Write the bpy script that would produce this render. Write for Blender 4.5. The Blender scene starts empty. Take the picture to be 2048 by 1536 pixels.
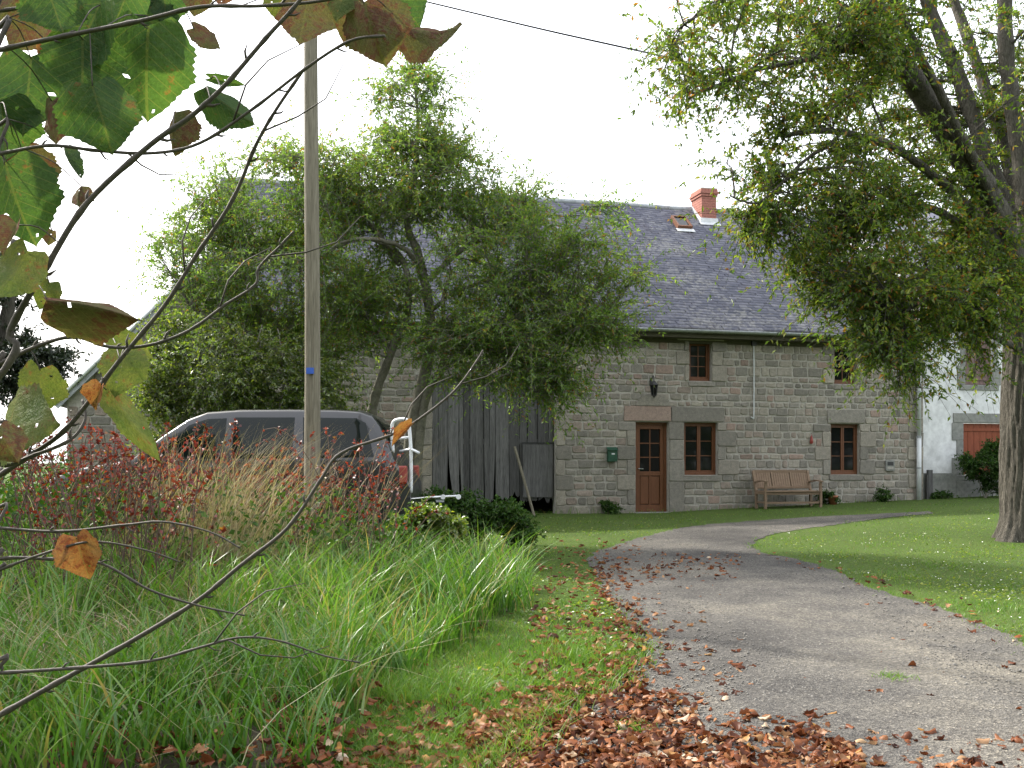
import bpy, math, random
import numpy as np
from mathutils import Vector, Matrix
rng = np.random.default_rng(7)
random.seed(7)
R = math.radians
SC = bpy.context.scene
COL = SC.collection
# ------------------------------------------------------------------ camera, sky, sun, exposure
F, CX, HY, EYE = 2050.0, 1024.0, 925.0, 1.5       # photo: focal in px, centre column, horizon row, eye height
cam_d = bpy.data.cameras.new('camera'); cam = bpy.data.objects.new('camera', cam_d); COL.objects.link(cam)
cam.location = (0, 0, EYE); cam.rotation_euler = (R(90), 0, 0)
cam_d.sensor_width = 36; cam_d.lens = 36 * F / 2048; cam_d.shift_y = (HY - 768) / 2048
cam_d.clip_start = 0.05; cam_d.clip_end = 3000
SC.camera = cam
SUN_AZ, SUN_EL = -52, 40                           # degrees from straight ahead (left is negative), elevation
sun_vec = Vector((math.sin(R(SUN_AZ)) * math.cos(R(SUN_EL)), math.cos(R(SUN_AZ)) * math.cos(R(SUN_EL)), math.sin(R(SUN_EL))))
world = bpy.data.worlds.new('World'); SC.world = world; world.use_nodes = True
wn = world.node_tree; wn.nodes.clear()
wo = wn.nodes.new('ShaderNodeOutputWorld'); wb = wn.nodes.new('ShaderNodeBackground'); ws = wn.nodes.new('ShaderNodeTexSky')
ws.sky_type = 'NISHITA'; ws.sun_disc = False; ws.sun_elevation = R(SUN_EL); ws.sun_rotation = R(SUN_AZ % 360)
ws.dust_density = 6.0; ws.air_density = 1.0; ws.ozone_density = 1.0
wm = wn.nodes.new('ShaderNodeMix'); wm.data_type = 'RGBA'; wm.inputs[0].default_value = 0.55   # thin bright cloud veil over all the sky
wm.inputs[7].default_value = (12.0, 12.2, 12.6, 1)
wn.links.new(ws.outputs[0], wm.inputs[6]); wn.links.new(wm.outputs[2], wb.inputs[0]); wb.inputs[1].default_value = 0.13
wn.links.new(wb.outputs[0], wo.inputs[0])
sl = bpy.data.lights.new('sun', 'SUN'); sl.energy = 3.9; sl.angle = R(2.5); sl.color = (1.0, 0.94, 0.85)
so = bpy.data.objects.new('sun', sl); COL.objects.link(so); so.rotation_euler = sun_vec.to_track_quat('Z', 'Y').to_euler()
so.location = (-20, 15, 25)
SC.view_settings.view_transform = 'Standard'; SC.view_settings.look = 'None'; SC.view_settings.exposure = 1.22; SC.view_settings.gamma = 1.0
SC.view_settings.use_curve_mapping = False
SC.cycles.max_bounces = 8; SC.cycles.diffuse_bounces = 4; SC.cycles.transmission_bounces = 6; SC.cycles.transparent_max_bounces = 8

# ------------------------------------------------------------------ helpers
def P(px, py, Y): return Vector(((px - CX) / F * Y, Y, EYE + (HY - py) / F * Y))
def sstep(a, b, x):
    t = np.clip((np.asarray(x, float) - a) / (b - a), 0, 1); return t * t * (3 - 2 * t)
def zg(X, Y):
    X = np.asarray(X, float); Y = np.asarray(Y, float)
    z = 0.02 * np.clip(Y - 5, 0, 19.5) + 0.032 * np.maximum(0, X - 3.4) * sstep(14, 23, Y)
    z = z + 0.16 * sstep(-0.3, -3.0, X) * sstep(30, 18, Y) * sstep(3, 8, Y)
    return z + 0.02 * np.sin(X * 1.3 + 0.7) * np.sin(Y * 0.9) * sstep(26, 20, Y)
def G(px, py):
    """photo pixel to the ground"""
    Y = 10.0
    for _ in range(40):
        X = (px - CX) / F * Y
        Y = 0.5 * Y + 0.5 * (EYE - float(zg(X, Y))) * F / max(py - HY, 5)
    return ((px - CX) / F * Y, Y)
def link(o, parent=None):
    COL.objects.link(o)
    if parent is not None: o.parent = parent
    return o
def tag(o, label=None, cat=None, group=None, kind=None):
    if label: o['label'] = label
    if cat: o['category'] = cat
    if group: o['group'] = group
    if kind: o['kind'] = kind
    return o
def empty(name, loc=(0, 0, 0), rz=0.0, label=None, cat=None, group=None):
    o = bpy.data.objects.new(name, None); o.location = loc; o.rotation_euler = (0, 0, rz); link(o)
    o.empty_display_size = 0.2
    return tag(o, label, cat, group)
def npmesh(name, V, T, mat, parent=None, smooth=False, col=None):
    """triangles from numpy arrays"""
    V = np.ascontiguousarray(V, np.float32).reshape(-1, 3); T = np.ascontiguousarray(T, np.int32).reshape(-1, 3)
    me = bpy.data.meshes.new(name)
    me.vertices.add(len(V)); me.vertices.foreach_set('co', V.ravel())
    me.loops.add(T.size); me.loops.foreach_set('vertex_index', T.ravel())
    me.polygons.add(len(T)); me.polygons.foreach_set('loop_start', np.arange(0, T.size, 3, dtype=np.int32))
    if smooth: me.polygons.foreach_set('use_smooth', np.ones(len(T), bool))
    me.update(calc_edges=True)
    if col is not None:
        a = me.color_attributes.new('Col', 'FLOAT_COLOR', 'POINT')
        c = np.ones((len(V), 4), np.float32); c[:, :3] = col; a.data.foreach_set('color', c.ravel())
    me.materials.append(mat)
    return link(bpy.data.objects.new(name, me), parent)
class MB:
    def __init__(s): s.v = []; s.f = []; s.c = []
    def add(s, vs, fs, col=None):
        b = len(s.v); s.v += [tuple(v) for v in vs]; s.f += [tuple(i + b for i in f) for f in fs]
        if col is not None: s.c += [tuple(col)] * len(vs)
        return s
    def box(s, x0, x1, y0, y1, z0, z1, col=None):
        return s.add([(x0, y0, z0), (x1, y0, z0), (x1, y1, z0), (x0, y1, z0), (x0, y0, z1), (x1, y0, z1), (x1, y1, z1), (x0, y1, z1)],
                     [(0, 3, 2, 1), (4, 5, 6, 7), (0, 1, 5, 4), (1, 2, 6, 5), (2, 3, 7, 6), (3, 0, 4, 7)], col)
    def beam(s, a, b, w, h, up=(0, 0, 1)):
        a = Vector(a); b = Vector(b); d = (b - a).normalized(); u = Vector(up)
        if abs(d.dot(u)) > .95: u = Vector((0, 1, 0))
        sd = d.cross(u).normalized(); u = sd.cross(d)
        vs = [p + sd * (i * w / 2) + u * (j * h / 2) for p in (a, b) for i, j in ((-1, -1), (1, -1), (1, 1), (-1, 1))]
        return s.add(vs, [(0, 1, 2, 3)[::-1], (4, 5, 6, 7), (0, 1, 5, 4), (1, 2, 6, 5), (2, 3, 7, 6), (3, 0, 4, 7)])
    def tube(s, pts, rad, n=8, caps=True):
        pts = [Vector(p) for p in pts]; m = len(pts)
        if not hasattr(rad, '__len__'): rad = [rad] * m
        t = (pts[1] - pts[0]).normalized(); u = t.orthogonal().normalized(); b = len(s.v)
        for i, p in enumerate(pts):
            t = (pts[min(i + 1, m - 1)] - pts[max(i - 1, 0)]).normalized()
            u = (u - t * u.dot(t)).normalized(); w = t.cross(u)
            for k in range(n):
                a = 2 * math.pi * k / n
                s.v.append(tuple(p + (u * math.cos(a) + w * math.sin(a)) * rad[i]))
        for i in range(m - 1):
            for k in range(n):
                k2 = (k + 1) % n
                s.f.append((b + i * n + k, b + i * n + k2, b + (i + 1) * n + k2, b + (i + 1) * n + k))
        if caps:
            s.f.append(tuple(b + k for k in range(n))[::-1]); s.f.append(tuple(b + (m - 1) * n + k for k in range(n)))
        return s
    def lathe(s, prof, n=16, c=(0, 0, 0)):
        b = len(s.v)
        for r, z in prof:
            for k in range(n):
                a = 2 * math.pi * k / n; s.v.append((c[0] + r * math.cos(a), c[1] + r * math.sin(a), c[2] + z))
        for i in range(len(prof) - 1):
            for k in range(n):
                k2 = (k + 1) % n; s.f.append((b + i * n + k, b + i * n + k2, b + (i + 1) * n + k2, b + (i + 1) * n + k))
        return s
    def mesh(s, name, mat, smooth=False):
        me = bpy.data.meshes.new(name); me.from_pydata(s.v, [], s.f)
        if smooth: me.polygons.foreach_set('use_smooth', np.ones(len(me.polygons), bool))
        if s.c:
            a = me.color_attributes.new('Col', 'FLOAT_COLOR', 'POINT')
            c = np.ones((len(s.v), 4), np.float32); c[:, :3] = s.c; a.data.foreach_set('color', c.ravel())
        me.materials.append(mat); me.update(); return me
    def build(s, name, mat, parent=None, smooth=False, bevel=0):
        o = link(bpy.data.objects.new(name, s.mesh(name, mat, smooth)), parent)
        if bevel:
            m = o.modifiers.new('bevel', 'BEVEL'); m.width = bevel; m.segments = 2; m.limit_method = 'ANGLE'
        return o
def spline(pts, per=6):
    pts = [Vector(p) for p in pts]; out = []
    for i in range(len(pts) - 1):
        p0 = pts[max(i - 1, 0)]; p1 = pts[i]; p2 = pts[i + 1]; p3 = pts[min(i + 2, len(pts) - 1)]
        for k in range(per):
            t = k / per
            out.append(0.5 * ((2 * p1) + (p2 - p0) * t + (2 * p0 - 5 * p1 + 4 * p2 - p3) * t * t + (3 * p1 - p0 - 3 * p2 + p3) * t ** 3))
    out.append(pts[-1]); return out
def wig(n, amp, seed):
    r = np.random.default_rng(seed); return np.cumsum(r.normal(0, amp, (n, 3)), 0)

# ------------------------------------------------------------------ materials
def nmat(name):
    m = bpy.data.materials.new(name); m.use_nodes = True; nt = m.node_tree; nt.nodes.clear()
    out = nt.nodes.new('ShaderNodeOutputMaterial'); return m, nt, out
def N(nt, typ, ins=None, **kw):
    n = nt.nodes.new(typ)
    for k, v in kw.items(): setattr(n, k, v)
    for k, v in (ins or {}).items():
        if hasattr(v, 'is_output') or isinstance(v, bpy.types.NodeSocket): nt.links.new(v, n.inputs[k])
        else: n.inputs[k].default_value = v
    return n
def ramp(nt, fac, stops, interp='LINEAR'):
    n = nt.nodes.new('ShaderNodeValToRGB'); n.color_ramp.interpolation = interp
    e = n.color_ramp.elements
    while len(e) < len(stops): e.new(0.5)
    for i, (p, c) in enumerate(stops):
        e[i].position = p; e[i].color = (*c, 1) if len(c) == 3 else c
    nt.links.new(fac, n.inputs[0]); return n.outputs[0]
def mixc(nt, fac, a, b, blend='MIX'):
    n = nt.nodes.new('ShaderNodeMix'); n.data_type = 'RGBA'; n.blend_type = blend
    for i, v in ((0, fac), (6, a), (7, b)):
        if isinstance(v, bpy.types.NodeSocket): nt.links.new(v, n.inputs[i])
        else: n.inputs[i].default_value = v if i == 0 else (*v, 1)
    return n.outputs[2]
def noise(nt, scale, detail=4, rough=.6, vec=None, out=0):
    n = N(nt, 'ShaderNodeTexNoise', {'Scale': scale, 'Detail': detail, 'Roughness': rough})
    if vec is not None: nt.links.new(vec, n.inputs['Vector'])
    return n.outputs[out]
def coords(nt, kind='Object', scale=None):
    o = nt.nodes.new('ShaderNodeTexCoord').outputs[kind]
    if scale:
        m = N(nt, 'ShaderNodeMapping', {'Vector': o, 'Scale': scale}); o = m.outputs[0]
    return o
def bump(nt, h, strength=.5, dist=.02):
    return N(nt, 'ShaderNodeBump', {'Height': h, 'Strength': strength, 'Distance': dist}).outputs[0]
def surf(nt, out, col, rough=.8, bmp=None, metal=0, spec=.3, coat=0):
    p = nt.nodes.new('ShaderNodeBsdfPrincipled')
    for k, v in (('Base Color', col), ('Roughness', rough), ('Metallic', metal), ('Specular IOR Level', spec), ('Coat Weight', coat)):
        if isinstance(v, bpy.types.NodeSocket): nt.links.new(v, p.inputs[k])
        else: p.inputs[k].default_value = (*v, 1) if k == 'Base Color' else v
    if bmp is not None: nt.links.new(bmp, p.inputs['Normal'])
    nt.links.new(p.outputs[0], out.inputs[0]); return p
def rough_mat(name, c1, c2, scale=8, rough=.85, b=.4, bd=.01, stretch=None, spec=.3, metal=0, kind='Object', detail=5, objvar=0):
    m, nt, out = nmat(name); v = coords(nt, kind, stretch)
    n1 = noise(nt, scale, detail, .65, v); n2 = noise(nt, scale * 4.3, 3, .6, v)
    c = ramp(nt, n1, [(.3, c1), (.7, c2)])
    c = mixc(nt, .35, c, ramp(nt, n2, [(.3, tuple(x * .5 for x in c1)), (.7, tuple(min(1, x * 1.35) for x in c2))]))
    if objvar:
        oi = nt.nodes.new('ShaderNodeObjectInfo').outputs['Random']; c = mixc(nt, 1.0, c, ramp(nt, oi, [(0, (1 - objvar,) * 3), (1, (1 + objvar,) * 3)]), 'MULTIPLY')
    h = N(nt, 'ShaderNodeMath', {0: n1, 1: n2}, operation='ADD').outputs[0]
    surf(nt, out, c, rough, bump(nt, h, b, bd), metal, spec); return m
def leaf_mat(name, stops, trans=.45, gloss=.06, rough=.4, blotch=None):
    """thin leaf: colour per leaf (island), light passes through"""
    m, nt, out = nmat(name)
    rnd = nt.nodes.new('ShaderNodeNewGeometry').outputs['Random Per Island']
    c = ramp(nt, rnd, stops)
    v = coords(nt, 'Object'); n1 = noise(nt, .9, 2, .5, v)
    c = mixc(nt, .55, c, mixc(nt, ramp(nt, n1, [(.35, (0, 0, 0)), (.65, (1, 1, 1))]), (.70, .82, .55), (1.35, 1.2, 1.1)), 'MULTIPLY')
    n5 = noise(nt, 4.5, 3, .6, v); c = mixc(nt, .5, c, ramp(nt, n5, [(.3, (.62, .70, .7)), (.7, (1.3, 1.2, 1.05))]), 'MULTIPLY')
    if blotch:
        n2 = noise(nt, blotch[0], 3, .6, v); c = mixc(nt, ramp(nt, n2, [(.52, (0, 0, 0)), (.62, (1, 1, 1))]), c, blotch[1])
    d = N(nt, 'ShaderNodeBsdfDiffuse', {'Color': c})
    tc = mixc(nt, 1.0, c, (1.25, 1.25, .55), 'MULTIPLY')
    t = N(nt, 'ShaderNodeBsdfTranslucent', {'Color': tc})
    g = N(nt, 'ShaderNodeBsdfGlossy', {'Roughness': rough, 'Color': (1, 1, 1, 1)})
    a = N(nt, 'ShaderNodeMixShader', {0: trans, 1: d.outputs[0], 2: t.outputs[0]})
    b = N(nt, 'ShaderNodeMixShader', {0: gloss, 1: a.outputs[0], 2: g.outputs[0]})
    nt.links.new(b.outputs[0], out.inputs[0]); return m
def plain(name, c, rough=.5, metal=0, spec=.5, coat=0):
    m, nt, out = nmat(name)
    n1 = noise(nt, 6, 4, .6, coords(nt)); cc = mixc(nt, .5, c, ramp(nt, n1, [(.3, tuple(x * .7 for x in c)), (.7, tuple(min(1, x * 1.2) for x in c))]))
    surf(nt, out, cc, rough, None, metal, spec, coat); return m
def attr_mat(name, b=.8, bd=.012, scale=14, rough=.9):
    m, nt, out = nmat(name); v = coords(nt, 'Object')
    a = N(nt, 'ShaderNodeVertexColor', layer_name='Col').outputs[0]
    n1 = noise(nt, scale, 6, .7, v); n2 = noise(nt, 2.3, 4, .6, v); n3 = noise(nt, scale * 5, 3, .7, v)
    c = mixc(nt, .8, a, ramp(nt, n1, [(.25, (.55, .56, .55)), (.75, (1.3, 1.28, 1.22))]), 'MULTIPLY')
    c = mixc(nt, .6, c, ramp(nt, n3, [(.3, (.6, .6, .6)), (.7, (1.3, 1.3, 1.3))]), 'MULTIPLY')
    c = mixc(nt, ramp(nt, n2, [(.55, (0, 0, 0)), (.75, (.4, .4, .4))]), c, (.15, .15, .125))
    h = N(nt, 'ShaderNodeMath', {0: n1, 1: n3}, operation='ADD').outputs[0]
    surf(nt, out, c, rough, bump(nt, h, b, bd), 0, .15); return m
M = {}
M['stone'] = attr_mat('stone')
M['mortar'] = rough_mat('mortar', (.30, .283, .25), (.40, .378, .335), 5, .95, .5, .01)
M['slate'] = None
M['wood_brown'] = rough_mat('brown_joinery', (.095, .034, .013), (.155, .058, .022), 3, .5, .15, .004, (9, 9, 1.2), .4)
M['wood_bench'] = rough_mat('bench_wood', (.15, .10, .065), (.24, .17, .115), 3, .75, .2, .004, (2, 9, 9))
M['wood_grey'] = rough_mat('grey_weathered_wood', (.055, .054, .054), (.175, .172, .172), 2.0, .9, .7, .008, (11, 11, .7), objvar=.4)
M['soffit'] = rough_mat('soffit_wood', (.045, .042, .028), (.09, .085, .055), 3, .9, .4, .006, (1, 9, 9))
M['pole_wood'] = rough_mat('pole_wood', (.10, .088, .062), (.235, .215, .165), 2.2, .9, .8, .01, (12, 12, .6))
M['zinc'] = rough_mat('zinc', (.24, .26, .27), (.36, .38, .40), 3, .5, .1, .003, None, .5)
M['white_pvc'] = plain('white_pvc', (.55, .57, .58), .45)
M['dark'] = plain('interior_shade', (.012, .011, .010), .9, 0, .1)  # near-black colour stands in for the shade of unlit rooms
M['iron'] = plain('black_iron', (.02, .021, .022), .5)
M['mailgreen'] = plain('green_paint', (.012, .06, .035), .4)
M['render_white'] = rough_mat('white_render', (.60, .61, .62), (.70, .71, .72), 1.3, .9, .2, .004)
M['plinth'] = rough_mat('grey_plinth', (.17, .18, .17), (.27, .27, .25), 2.5, .95, .4, .008)
M['red_wood'] = rough_mat('red_shutter_wood', (.17, .040, .018), (.26, .07, .03), 3, .6, .2, .004, (9, 9, 1))
M['purple_wood'] = rough_mat('faded_shutter', (.13, .085, .08), (.19, .13, .12), 3, .7, .2, .004, (9, 9, 1))
M['bark'] = rough_mat('bark', (.035, .031, .025), (.15, .138, .115), 3.2, .95, 1.0, .06, (4.2, 4.2, .75))
M['bark_pale'] = rough_mat('pale_bark', (.075, .072, .055), (.19, .18, .14), 6, .9, .6, .01)
M['twig'] = rough_mat('twig_bark', (.03, .026, .022), (.075, .062, .052), 40, .7, .5, .002, None, .4)
M['brick'] = rough_mat('red_brick', (.25, .10, .078), (.35, .155, .12), 9, .9, .3, .004)
M['white_tube'] = plain('white_tube', (.72, .74, .76), .3)
M['rubber'] = plain('rubber', (.015, .015, .016), .8)
M['chrome'] = plain('steel', (.5, .51, .52), .25, 1.0)
M['terracotta'] = plain('terracotta', (.36, .13, .07), .8)
M['blue'] = plain('blue_tag', (.03, .10, .45), .5)
M['redpaint'] = plain('red_paint', (.25, .04, .03), .5)
M['white_petal'] = plain('white_petal', (.8, .8, .76), .7)
def glass(name, c=(.008, .009, .009), r=.04):
    m, nt, out = nmat(name)
    n = noise(nt, 3, 2, .5, coords(nt)); surf(nt, out, c, r, bump(nt, n, .03, .01), 0, .22); return m
M['glass'] = glass('window_glass'); M['car_glass'] = glass('car_glass', (.006, .010, .009), .03)
def carpaint():
    m, nt, out = nmat('car_paint')
    fl = noise(nt, 900, 1, .5, coords(nt)); c = ramp(nt, fl, [(.3, (.014, .0148, .0165)), (.7, (.028, .0293, .032))])
    d = noise(nt, 5, 4, .6, coords(nt)); r = ramp(nt, d, [(.3, (.25, .25, .25)), (.7, (.42, .42, .42))])
    surf(nt, out, c, r, None, .35, .5, .6); return m
M['carpaint'] = carpaint()
def slate_mat():
    m, nt, out = nmat('slate'); v = coords(nt, 'Object')
    rnd = nt.nodes.new('ShaderNodeNewGeometry').outputs['Random Per Island']
    c = ramp(nt, rnd, [(0, (.080, .083, .112)), (.5, (.108, .110, .146)), (.85, (.135, .136, .172)), (1, (.17, .17, .20))])
    n1 = noise(nt, .55, 5, .65, v); n2 = noise(nt, 9, 4, .7, v)
    f = N(nt, 'ShaderNodeMath', {0: n1, 1: n2}, operation='MULTIPLY').outputs[0]
    c = mixc(nt, ramp(nt, f, [(.26, (0, 0, 0)), (.38, (.75, .75, .75))]), c, (.30, .29, .28))
    n3 = noise(nt, 1.3, 4, .6, v)
    c = mixc(nt, ramp(nt, n3, [(.56, (0, 0, 0)), (.72, (.35, .35, .35))]), c, (.10, .080, .085))
    surf(nt, out, c, .62, bump(nt, n2, .4, .01), 0, .4); return m
M['slate'] = slate_mat()
def lawn_mat():
    m, nt, out = nmat('lawn_soil'); v = coords(nt, 'Object')
    n1 = noise(nt, .5, 5, .6, v); n2 = noise(nt, 25, 4, .7, v)
    c = ramp(nt, n1, [(.3, (.045, .085, .016)), (.7, (.075, .125, .024))])
    c = mixc(nt, ramp(nt, n2, [(.4, (0, 0, 0)), (.7, (.8, .8, .8))]), c, (.05, .045, .02))
    surf(nt, out, c, .95, bump(nt, n2, .8, .03), 0, .1); return m
M['lawn'] = lawn_mat()
def drive_mat():
    m, nt, out = nmat('drive_grit'); v = coords(nt, 'Object')
    n1 = noise(nt, .45, 5, .6, v); n2 = noise(nt, 30, 5, .75, v)
    vo = N(nt, 'ShaderNodeTexVoronoi', {'Vector': v, 'Scale': 75.0}); sep = vo.outputs['Color']
    c = ramp(nt, n1, [(.32, (.063, .061, .059)), (.5, (.112, .107, .099)), (.66, (.18, .167, .142))])
    n4 = noise(nt, 2.6, 4, .65, v); c = mixc(nt, .7, c, ramp(nt, n4, [(.3, (.68, .68, .7)), (.7, (1.2, 1.19, 1.15))]), 'MULTIPLY')
    g = N(nt, 'ShaderNodeSeparateColor', {0: sep}).outputs[0]
    c = mixc(nt, .9, c, ramp(nt, g, [(0, (.45, .45, .45)), (.6, (1.0, 1.0, 1.0)), (.93, (1.3, 1.28, 1.22)), (1, (2.2, 2.15, 2.0))]), 'MULTIPLY')
    c = mixc(nt, .6, c, ramp(nt, n2, [(.3, (.55, .55, .55)), (.7, (1.3, 1.3, 1.3))]), 'MULTIPLY')
    h = N(nt, 'ShaderNodeMath', {0: vo.outputs['Distance'], 1: n2}, operation='ADD').outputs[0]
    surf(nt, out, c, .95, bump(nt, h, .9, .012), 0, .15); return m
M['drive'] = drive_mat()
GREENS = [(0, (.078, .155, .042)), (.35, (.12, .215, .055)), (.7, (.16, .26, .065)), (.92, (.22, .285, .07)), (.97, (.24, .15, .045)), (1, (.20, .08, .03))]
M['willow_leaf'] = leaf_mat('willow_leaf', GREENS, .62, .025, .4)
M['pollard_leaf'] = leaf_mat('pollard_leaf', [(0, (.060, .115, .027)), (.4, (.10, .17, .036)), (.75, (.15, .215, .045)), (.9, (.23, .235, .055)), (.96, (.24, .13, .035)), (1, (.20, .07, .03))], .58, .02, .4)
M['shrub_leaf'] = leaf_mat('shrub_leaf', [(0, (.06, .115, .02)), (.5, (.115, .185, .03)), (1, (.20, .24, .045))], .58, .06, .35)
M['dark_leaf'] = leaf_mat('dark_leaf', [(0, (.010, .022, .012)), (.6, (.018, .035, .018)), (1, (.03, .05, .022))], .2, .05, .4)
M['bush_leaf'] = leaf_mat('bush_leaf', [(0, (.022, .060, .014)), (.6, (.04, .095, .02)), (1, (.08, .15, .03))], .35, .015, .5)
M['red_leaf'] = leaf_mat('red_leaf', [(0, (.075, .010, .012)), (.5, (.16, .018, .016)), (.85, (.25, .04, .02)), (1, (.16, .12, .03))], .4, .04, .4)
M['grass'] = leaf_mat('grass_blade', [(0, (.068, .155, .022)), (.5, (.105, .225, .034)), (.85, (.155, .27, .048)), (.95, (.17, .18, .06)), (1, (.25, .19, .09))], .4, .02, .4)
M['tall_grass'] = leaf_mat('tall_grass_blade', [(0, (.050, .135, .022)), (.45, (.085, .205, .030)), (.78, (.12, .24, .042)), (.91, (.19, .22, .08)), (1, (.30, .24, .13))], .42, .035, .35)
M['straw'] = leaf_mat('straw', [(0, (.16, .125, .085)), (.5, (.30, .25, .19)), (1, (.44, .39, .31))], .25, .03, .5)
M['stem_red'] = rough_mat('bramble_stem', (.05, .034, .025), (.12, .082, .058), 12, .7, .2, .002)
def fallen_mat():
    m, nt, out = nmat('fallen_leaf')
    gi = nt.nodes.new('ShaderNodeNewGeometry').outputs['Random Per Island']; oi = nt.nodes.new('ShaderNodeObjectInfo').outputs['Random']
    s = N(nt, 'ShaderNodeMath', {0: gi, 1: oi}, operation='ADD').outputs[0]; s = N(nt, 'ShaderNodeMath', {0: s}, operation='FRACT').outputs[0]
    c = ramp(nt, s, [(0, (.045, .015, .008)), (.3, (.12, .038, .015)), (.6, (.21, .075, .028)), (.8, (.28, .13, .055)), (.92, (.34, .21, .115)), (.96, (.34, .17, .03)), (1, (.55, .47, .36))])
    v = coords(nt, 'Object'); n1 = noise(nt, 22, 4, .7, v)
    c = mixc(nt, .8, c, ramp(nt, n1, [(.3, (.55, .5, .5)), (.7, (1.25, 1.22, 1.2))]), 'MULTIPLY')
    d = N(nt, 'ShaderNodeBsdfDiffuse', {'Color': c}); t = N(nt, 'ShaderNodeBsdfTranslucent', {'Color': c})
    g = N(nt, 'ShaderNodeBsdfGlossy', {'Roughness': .45})
    a = N(nt, 'ShaderNodeMixShader', {0: .25, 1: d.outputs[0], 2: t.outputs[0]}); b = N(nt, 'ShaderNodeMixShader', {0: .02, 1: a.outputs[0], 2: g.outputs[0]})
    nt.links.new(b.outputs[0], out.inputs[0]); return m
M['fallen'] = fallen_mat()
def bigleaf_mat(name, base, edge, blot, amount, trans=.4):
    m, nt, out = nmat(name); v = coords(nt, 'Object'); oi = nt.nodes.new('ShaderNodeObjectInfo').outputs['Random']
    off = N(nt, 'ShaderNodeCombineXYZ', {0: oi, 1: oi, 2: oi}).outputs[0]
    vv = N(nt, 'ShaderNodeVectorMath', {0: v, 1: N(nt, 'ShaderNodeVectorMath', {0: off, 3: 37.0}, operation='SCALE').outputs[0]}, operation='ADD').outputs[0]
    n1 = noise(nt, 2.2, 4, .6, vv); n2 = noise(nt, 9, 4, .7, vv); n3 = noise(nt, 28, 3, .7, vv)
    c = mixc(nt, ramp(nt, n1, [(.35, (0, 0, 0)), (.65, (1, 1, 1))]), base, edge)
    sm = N(nt, 'ShaderNodeMath', {0: N(nt, 'ShaderNodeMath', {0: n1, 1: n2}, operation='ADD').outputs[0], 1: .5}, operation='MULTIPLY').outputs[0]
    c = mixc(nt, ramp(nt, sm, [(amount, (0, 0, 0)), (amount + .05, (1, 1, 1))]), c, blot)
    c = mixc(nt, .7, c, ramp(nt, n3, [(.3, (.65, .65, .6)), (.7, (1.2, 1.2, 1.2))]), 'MULTIPLY')
    sx = N(nt, 'ShaderNodeSeparateXYZ', {0: v}); ax = N(nt, 'ShaderNodeMath', {0: sx.outputs[0]}, operation='ABSOLUTE').outputs[0]
    k = N(nt, 'ShaderNodeMath', {0: ax, 1: -.75, 2: sx.outputs[1]}, operation='MULTIPLY_ADD').outputs[0]
    fr = N(nt, 'ShaderNodeMath', {0: N(nt, 'ShaderNodeMath', {0: k, 1: 7.0}, operation='MULTIPLY').outputs[0]}, operation='FRACT').outputs[0]
    vein = N(nt, 'ShaderNodeMath', {0: N(nt, 'ShaderNodeMath', {0: fr, 1: .09}, operation='LESS_THAN').outputs[0], 1: N(nt, 'ShaderNodeMath', {0: ax, 1: .015}, operation='LESS_THAN').outputs[0]}, operation='MAXIMUM').outputs[0]
    c = mixc(nt, N(nt, 'ShaderNodeMath', {0: vein, 1: .35}, operation='MULTIPLY').outputs[0], c, (.16, .17, .06))
    bm = bump(nt, N(nt, 'ShaderNodeMath', {0: n2, 1: vein}, operation='SUBTRACT').outputs[0], .5, .02)
    d = N(nt, 'ShaderNodeBsdfDiffuse', {'Color': c, 'Normal': bm}); t = N(nt, 'ShaderNodeBsdfTranslucent', {'Color': mixc(nt, 1, c, (1.2, 1.2, .6), 'MULTIPLY'), 'Normal': bm})
    g = N(nt, 'ShaderNodeBsdfGlossy', {'Roughness': .45, 'Normal': bm})
    a = N(nt, 'ShaderNodeMixShader', {0: trans, 1: d.outputs[0], 2: t.outputs[0]}); b = N(nt, 'ShaderNodeMixShader', {0: .015, 1: a.outputs[0], 2: g.outputs[0]})
    nt.links.new(b.outputs[0], out.inputs[0]); return m
M['leaf_g'] = bigleaf_mat('leaf_green', (.034, .078, .026), (.06, .115, .032), (.14, .09, .035), .60, .5)
M['leaf_y'] = bigleaf_mat('leaf_yellow_green', (.085, .125, .035), (.15, .165, .055), (.18, .10, .045), .56, .35)
M['leaf_b'] = bigleaf_mat('leaf_brown_green', (.10, .10, .045), (.14, .095, .055), (.12, .055, .042), .50, .28)
M['leaf_o'] = bigleaf_mat('leaf_orange', (.27, .14, .065), (.24, .085, .04), (.16, .05, .028), .52, .3)

# ------------------------------------------------------------------ terrain and drive
def edge(pts): return np.array([G(*p) for p in pts])
LEFT = edge([(900, 1640), (1040, 1480), (1130, 1420), (1235, 1370), (1290, 1310), (1262, 1255), (1218, 1205), (1192, 1155), (1178, 1118), (1215, 1096), (1310, 1068), (1440, 1047), (1600, 1036), (1760, 1028), (1860, 1023)])
RIGHT = edge([(2900, 1640), (2500, 1480), (2280, 1395), (2060, 1290), (1955, 1245), (1850, 1208), (1750, 1180), (1665, 1142), (1590, 1118), (1522, 1106), (1508, 1090), (1530, 1074), (1610, 1058), (1740, 1040), (1870, 1027)])
def resample(e, n):
    pts = spline([(x, y, 0) for x, y in e], 8); p = np.array([(v.x, v.y) for v in pts])
    d = np.r_[0, np.cumsum(np.hypot(*np.diff(p, axis=0).T))]; t = np.linspace(0, d[-1], n)
    return np.c_[np.interp(t, d, p[:, 0]), np.interp(t, d, p[:, 1])]
nl = 140
Lr, Rr = resample(LEFT, nl), resample(RIGHT, nl)
Lr += np.c_[rng.normal(0, .03, nl), rng.normal(0, .03, nl)]; Rr += np.c_[rng.normal(0, .03, nl), rng.normal(0, .03, nl)]
POLY = np.r_[Lr, Rr[::-1]]
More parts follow.
